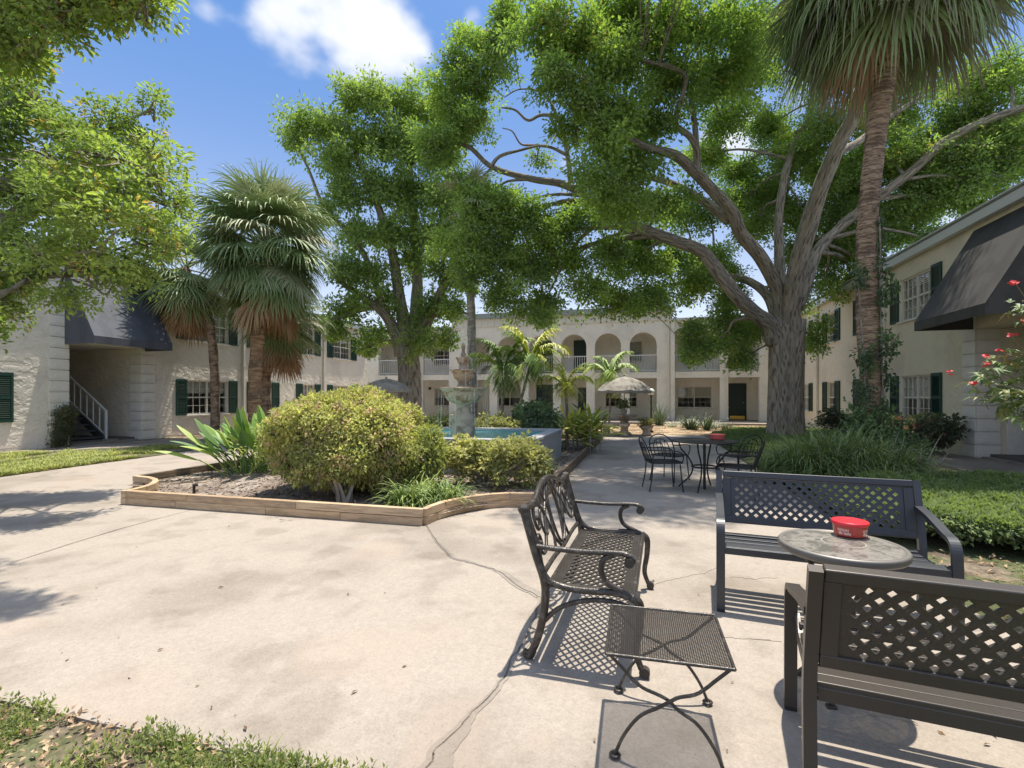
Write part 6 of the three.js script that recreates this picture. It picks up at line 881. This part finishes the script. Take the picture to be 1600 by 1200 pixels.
{ // pale spider plants and small tufts before the right end of the arcade
  const r = rng(140), sp = (px, py, n, w) => [gp(px, py, 0), Array.from({ length: n }, () => [(r() - 0.5) * w, (r() - 0.5) * 0.5, 0.7 + r() * 0.5])];
  let [p, s] = sp(1066, 667, 9, 1.3); strapPlant('spider_plant', 'pale spider plant below the right ground floor window, left of two', p, s, strapTuft(26, 0.6, 0.03, 1, 1.2, 141), { seed: 142, c0: [0.4, 0.42, 0.26], c1: [0.62, 0.62, 0.5] });
  [p, s] = sp(1112, 668, 7, 0.9); strapPlant('spider_plant', 'pale spider plant near the right doorway downspout, right of two', p, s, strapTuft(26, 0.6, 0.03, 1, 1.2, 143), { seed: 144, c0: [0.4, 0.42, 0.28], c1: [0.6, 0.6, 0.5] });
  [p, s] = sp(1091, 671, 6, 0.8); strapPlant('lily_turf', 'dark green tuft between the two pale spider plants', p, s, strapTuft(34, 0.75, 0.025, 0.7, 1, 145), { seed: 146, c0: [0.04, 0.08, 0.03], c1: [0.1, 0.15, 0.05] });
  [p, s] = sp(1030, 664, 4, 0.4); strapPlant('spiky_plant', 'tall spiky green plant behind the globe lamp post', p, s, strapTuft(26, 1.3, 0.035, 0.55, 0.5, 147), { seed: 148, c0: [0.06, 0.1, 0.04], c1: [0.16, 0.22, 0.09] });
  [p, s] = sp(1128, 671, 5, 0.6); strapPlant('lily_turf', 'small dark tuft beside the white downspout foot', p, s, strapTuft(30, 0.5, 0.02, 0.8, 1, 149), { seed: 150, c0: [0.04, 0.08, 0.03], c1: [0.14, 0.18, 0.06] });
  const q = cam(4.05, 17.85), pot = thing('potted_plant', 'small potted plant standing on the concrete pedestal table', 'potted plant', [q.x, 0.735, q.z]);
  part('pot', smooth(lathe([[0, 0], [0.09, 0], [0.12, 0.16], [0.13, 0.17], [0.11, 0.165], [0, 0.14]], 20)), M.stoneGrey, pot); part('stem', [0, 1, 2, 3].map((k) => tube([[0, 0.14, 0], [Math.cos(k * 1.7) * 0.1, 0.36, Math.sin(k * 1.7) * 0.1]], 0.006, 4)), M.bark, pot);
  crown('leaves', pot, [[V(0, 0.38, 0), 0.22, 0.18, 0.22, 70]], sprig(7, 0.09, 0.08, 0.035, 151), { seed: 152, c0: [0.06, 0.11, 0.03], c1: [0.22, 0.28, 0.1], gap: 0.3 });
}
{ // red flowering shrub leaning in from the right edge
  const p = cam(4.15, 3.45), t = thing('flowering_shrub', 'red flowering shrub with lobed leaves leaning in at the right edge', 'shrub', p.setY(0)), b = t.position, r = rng(160), D = 3.3;
  const tips = [[1545, 575, D], [1560, 600, 3.2], [1590, 620, 3.15], [1600, 560, 3.3], [1575, 545, 3.4], [1598, 470, 3.3], [1625, 520, 3.3], [1625, 610, 3.1], [1578, 600, 3.25]], root = V(0, 0.02, 0);
  part('stem', tips.map(([x, y, d]) => { const e = at(x, y, d).sub(b); return tube(spline([root, V(e.x * 0.25, e.y * 0.6, e.z * 0.25), V(e.x * 0.7, e.y * 0.93, e.z * 0.7), e], 14), (q) => lerp(0.016, 0.005, q), 6); }), mat({ color: lin(0.2, 0.2, 0.12), roughness: 0.8 }), t);
  const lobes = (s) => { const rr = rng(s), P = [], L = 0.13, w = 0.02; for (const [k, sc] of [[-0.55, 0.6], [0, 1], [0.55, 0.6]]) { const d = V(Math.cos(k), 0.05, Math.sin(k)), sd = V(-Math.sin(k), 0, Math.cos(k)), l = L * sc, m = d.clone().multiplyScalar(l * 0.5).add(V(0, 0.004, 0)), e = d.clone().multiplyScalar(l).add(V(0, -0.025, 0)), o = V(0, 0, 0), A = m.clone().addScaledVector(sd, w * 0.6).add(V(0, 0.005, 0)), B = m.clone().addScaledVector(sd, -w * 0.6).add(V(0, 0.005, 0)); for (const v of [o, A, m, m, A, e, o, m, B, m, e, B]) P.push(v.x, v.y, v.z); } return tri(P); };
  const lg = lobes(161), lm = [[0.12, 0.2, 0.045], [0.2, 0.27, 0.06], [0.3, 0.31, 0.09], [0.26, 0.2, 0.08]].map((c) => tint(leafMat({ transmission: 0.35, roughness: 0.6 }), c));
  tips.forEach(([x, y, d]) => { for (let k = 0; k < 17; k++) { const m = part('leaf', lg, lm[(r() * r() * 4) | 0], t), e = at(x, y, d).sub(b); m.position.copy(e).add(V((r() - 0.5) * 0.12, -r() * 0.16, (r() - 0.5) * 0.12)); m.rotation.set((r() - 0.5) * 1.1, r() * 6.283, (r() - 0.6) * 1.1); m.scale.setScalar(0.7 + r() * 0.5); } });
  const pet = (() => { const P = [], o = V(0, 0, 0); for (let k = 0; k < 5; k++) { const a = k * 1.2566, d = V(Math.cos(a), 0.25, Math.sin(a)), s = V(-Math.sin(a), 0, Math.cos(a)), l = 0.017, m = d.clone().multiplyScalar(l * 0.6), A = m.clone().addScaledVector(s, 0.007), B = m.clone().addScaledVector(s, -0.007), e = d.clone().multiplyScalar(l); for (const v of [o, A, e, o, e, B]) P.push(v.x, v.y, v.z); } return tri(P); })();
  const rm = phys({ color: lin(0.66, 0.03, 0.05), roughness: 0.6, transmission: 0.2, thickness: 0 });
  for (const [x, y, d, n] of [[1585, 441, 3.3, 5], [1490, 583, 3.2, 3], [1541, 557, 3.25, 4], [1543, 570, 3.25, 3], [1562, 546, 3.35, 5], [1578, 522, 3.35, 4], [1600, 503, 3.3, 4], [1582, 525, 3.3, 3], [1518, 600, 3.2, 2]]) { const c = at(x, y, d).sub(b), n0 = at(Math.max(x + 25, 1545), y + 40, d).sub(b); const f = part('flower_stalk', tube(spline([n0, c.clone().lerp(n0, 0.5).add(V(0, 0.01, 0)), c], 8), 0.0022, 5), lm[3], t); for (let k = 0; k < n; k++) { const m = part('flower', pet, rm, f); m.position.copy(c).add(V((r() - 0.5) * 0.035, (r() - 0.5) * 0.025, (r() - 0.5) * 0.035)); m.rotation.set((r() - 0.5) * 1.6, r() * 6, (r() - 0.5) * 1.6); m.scale.setScalar(0.85 + r() * 0.4); } }
}
// ---------------------------------------------------------------- lawn, ground cover, litter
const areaPts = (P, n, seed) => { const r = rng(seed), xs = P.map((p) => p[0]), zs = P.map((p) => p[1]), a = Math.min(...xs), b = Math.max(...xs), c = Math.min(...zs), d = Math.max(...zs), o = []; for (let k = 0; o.length < n && k < n * 8; k++) { const x = lerp(a, b, r()), z = lerp(c, d, r()); if (inPoly(x, z, P)) o.push([x, z, r(), r(), r()]); } return o; };
const blade = (n, L, w, seed) => strapTuft(n, L, w, 0.6, 0.9, seed, 0.05);
{
  const P = [[-10.55, -2], [-10.62, -4.6], [-10.68, -5.95], [-10.8, -6.95], [-11.0, -9], [-11.35, -10.9], [-12.2, -11.2], [-13.4, -10.5], [-14.1, -9.7], [-14.75, -8.2], [-14.9, -2]];
  struct('lawn', sheet(P, 0.012), M.dirt);
  const o = scatter('lawn_grass', blade(12, 0.085, 0.007, 170), M.frond, areaPts(P, 15000, 171).filter(([x, z, a]) => fbm3(x * 0.9, 0, z * 0.9, 3) > 0.36 + a * 0.14).map(([x, z, a, b, c]) => [V(x, 0.008, z), new THREE.Euler(0, a * 6.28, 0), 0.7 + b * 0.7, col([0.16, 0.21, 0.035], [0.44, 0.46, 0.07], c, 0.8 + 0.4 * b)]), scene);
  tag(o, 'short bright lawn strip between the left block and the concrete', 'grass');
  struct('wall_bed', sheet([[-15.4, -12.6], [-14.5, -13.2], [-14.3, -25], [-15.4, -25.2]], 0.012), M.litter);
  struct('wall_bed', sheet([[-15.42, -3], [-15.0, -3], [-15.0, -9.8], [-15.42, -9.9]], 0.012), M.soil);
}
{ // near left corner: patchy weeds, litter and bare sandy soil
  const P = [[-6, -1.57], [-0.9, -1.585], [-0.6, -0.6], [-6, -0.6]];
  struct('verge', sheet([[-16, -1.56], [3, -1.56], [3, 6], [-16, 6]], -0.012), M.dirt);
  const n3 = (x, z) => fbm3(x * 2.2 + 4, 2, z * 2.2, 3);
  const o = scatter('weeds', sprig(10, 0.04, 0.024, 0.011, 172, 0.9), M.leaf, areaPts(P, 15000, 173).filter(([x, z, a]) => n3(x, z) > 0.36 + a * 0.24).map(([x, z, a, b, c]) => [V(x, -0.006 + b * 0.012, z), new THREE.Euler(0, a * 6.28, 0), 0.45 + b * 0.7, col([0.13, 0.19, 0.03], [0.34, 0.4, 0.07], c)]), scene); tag(o, 'bright green weeds growing along the patio edge at lower left', 'weeds');
  const g2 = scatter('grass', blade(10, 0.075, 0.005, 174), M.frond, areaPts(P, 260, 175).filter(([x, z]) => n3(x, z) > 0.44).map(([x, z, a, b, c]) => [V(x, -0.012, z), new THREE.Euler(0, a * 6.28, 0), 0.6 + b * 0.7, col([0.14, 0.19, 0.03], [0.32, 0.36, 0.07], c)]), scene); tag(g2, 'thin grass blades among the weeds at lower left', 'grass');
  const lf = sprig(1, 0.001, 0.036, 0.015, 176, 1);
  const l = scatter('fallen_leaves', lf, M.dry, areaPts(P, 5500, 177).filter(([x, z, a]) => n3(x + 3, z) > 0.3 + a * 0.2).map(([x, z, a, b, c]) => [V(x, 0.0 + a * 0.015, z), new THREE.Euler((b - 0.5) * 1.2, a * 6.28, (c - 0.5) * 1.2), 0.5 + b * 0.75, col([0.24, 0.14, 0.07], [0.56, 0.42, 0.26], c)]), scene); tag(l, 'dry brown leaves littering the soil at lower left', 'leaf litter');
  const s = thing('twig', 'thin dry twig lying by the patio edge at lower left', 'twig', gp(355, 1170).setY(0.006)); part('stick', tube(spline([[-0.08, 0.01, -0.03], [0, 0.018, 0], [0.09, 0.008, 0.05], [0.15, 0.012, 0.12]], 10), 0.004, 5), M.bark, s);
}
{ // ground cover: a knee-high quilt right of the patio, thinner towards the oak
  const P1 = [[2.25, -5.55], [3.2, -5.3], [5.4, -4.9], [5.4, -7.9], [4.6, -8.3], [3.1, -7.9], [2.2, -7.1]], P2 = [[2.3, -7.6], [3.1, -8.8], [3.5, -10.8], [3.2, -11.3], [2.25, -10.9]], P3 = [[2.2, -13.2], [5.4, -13.4], [6.6, -16], [6.6, -21], [3.6, -21.5], [2.2, -18]];
  const hgt = (x, z) => 0.2 + 0.14 * noise3(x * 1.3, 1, z * 1.3);
  const lay = (P, n, seed, k) => areaPts(P, n, seed).map(([x, z, a, b, c]) => [V(x, (k * hgt(x, z)) * (0.25 + 0.75 * Math.sqrt(a)), z), new THREE.Euler((b - 0.5) * 0.5, b * 6.28, (a - 0.5) * 0.5), 0.75 + c * 0.5, col([0.05, 0.11, 0.025], [0.25, 0.34, 0.07], clamp(c * 0.7 + noise3(x, 3, z) * 0.4, 0, 1))]);
  const o = scatter('ground_cover', sprig(11, 0.085, 0.05, 0.03, 180, 0.8), M.leaf, [...lay(P1, 13000, 181, 1), ...lay(P2, 2200, 182, 0.5), ...lay(P3, 7000, 183, 0.45)], scene); tag(o, 'dense low green ground cover right of the patio and round the oak', 'ground cover');
  const P4 = [[2.08, -1.7], [7, -1.7], [5.6, -4.85], [3.2, -5.25], [2.2, -5.5], [2.08, -5.5]];
  const w = scatter('grass', sprig(7, 0.04, 0.04, 0.012, 184, 0.8), M.leaf, areaPts(P4, 12000, 185).filter(([x, z, a]) => fbm3(x * 1.6, 5, z * 1.6, 3) > 0.42 + a * 0.14).map(([x, z, a, b, c]) => [V(x, -0.03 + b * 0.02, z), new THREE.Euler(0, a * 6.28, 0), 0.6 + b * 0.8, col([0.07, 0.11, 0.025], [0.24, 0.28, 0.06], c)]), scene); tag(w, 'sparse grass and weeds on bare soil behind the lattice benches', 'grass');
  const lf = sprig(1, 0.001, 0.05, 0.024, 186, 1);
  const l = scatter('fallen_leaves', lf, M.dry, [...areaPts(P4, 1500, 187), ...areaPts([[2.1, -17], [7, -20], [7, -26], [-6, -26], [-6, -18.7], [2.1, -18.7]], 7000, 188), ...areaPts([[XL + 0.2, -6.2], [-6.4, -5.1], [-2.5, -5.1], [XP - 0.15, -6.5], [XP - 0.15, -15], [XL + 0.2, -15]], 2600, 189).map((q) => [...q, 1])].map(([x, z, a, b, c, k]) => [V(x, (k ? 0.068 : -0.03) + a * 0.012, z), new THREE.Euler((b - 0.5) * 0.9, a * 6.28, (c - 0.5) * 0.9), 0.5 + b * 0.8, col([0.2, 0.12, 0.06], [0.5, 0.37, 0.22], c)]), scene); tag(l, 'brown leaf litter under the oak, in the bed and behind the benches', 'leaf litter');
  const m = scatter('bark_mulch', box(0.05, 0.008, 0.014), M.dry, areaPts([[XL + 0.1, -5.9], [-6.4, -5.0], [-2.4, -5.0], [XP - 0.1, -6.3], [XP - 0.1, -14], [XL + 0.1, -14]], 6000, 190).map(([x, z, a, b, c]) => [V(x, 0.066 + a * 0.008, z), new THREE.Euler((b - 0.5) * 0.5, a * 6.28, (c - 0.5) * 0.5), 0.4 + b, col([0.12, 0.085, 0.06], [0.36, 0.28, 0.21], c)]), scene); tag(m, 'grey brown bark mulch over the planting bed', 'mulch');
}
{ // a few leaves and seed husks on the concrete
  const lf = sprig(1, 0.001, 0.05, 0.024, 191, 1), r = rng(192), pl = [];
  const put = (x, y, k) => { const p = gp(x, y); pl.push([p.setY(0.006), new THREE.Euler((r() - 0.5) * 0.4, r() * 6.28, (r() - 0.5) * 0.4), k, col([0.1, 0.055, 0.03], [0.4, 0.24, 0.12], r() * r())]); };
  for (const [x, y] of [[304, 1075], [202, 1062], [148, 921], [102, 944], [245, 1019], [110, 1030], [340, 920], [542, 931], [330, 1110], [385, 1144], [637, 1041], [560, 1080], [140, 1112], [1463, 1143], [1550, 1146], [1549, 1165], [1148, 1067], [1090, 931], [1019, 907], [928, 1156], [420, 803], [430, 808], [470, 805], [705, 808], [360, 822], [170, 735]]) put(x, y, 0.45 + r() * 0.5);
  for (let k = 0; k < 60; k++) put(r() * 1500 + 30, 700 + r() * r() * 480, 0.18 + r() * 0.3);
  for (let k = 0; k < 260; k++) { const x = -1.25 + Math.pow(r(), 3) * 3.2, z = -6 - r() * 12; pl.push([V(x, 0.006, z), new THREE.Euler((r() - 0.5) * 0.5, r() * 6.28, (r() - 0.5) * 0.5), 0.4 + r() * 0.6, col([0.16, 0.1, 0.05], [0.42, 0.3, 0.17], r())]); }
  for (let k = 0; k < 240; k++) { const a = r(); pl.push([V(lerp(2.04, 0.9, r() * r() * r()), 0.006, -2.2 - a * 15), new THREE.Euler((r() - 0.5) * 0.5, r() * 6.28, (r() - 0.5) * 0.5), 0.3 + r() * 0.6, col([0.16, 0.1, 0.05], [0.42, 0.3, 0.17], r())]); }
  tag(scatter('fallen_leaves', lf, M.dry, pl, scene), 'scattered dry leaf scraps on the concrete patio', 'leaf litter');
  const p = gp(1463, 1143), b = thing('broken_stick', 'thin dark stick on the concrete under the round table', 'stick', gp(1385, 1120).setY(0.006)); part('stick', tube(spline([[-0.07, 0.002, 0.01], [0, 0.003, 0], [0.08, 0.002, 0.015], [0.1, 0.002, 0.03]], 12), 0.0022, 5), M.bark, b);
  const s = thing('stake_light', 'short dark stake light in the front left of the bed', 'stake light', gp(305, 772, 0.06).setY(0.06)); part('stake', box(0.03, 0.12, 0.02, -0.02, 0.05, 0), M.black, s); part('cap', rbox(0.06, 0.03, 0.04, 0.005, 0, 0.12, 0), M.black, s);
}
renderer.render(scene, camera);
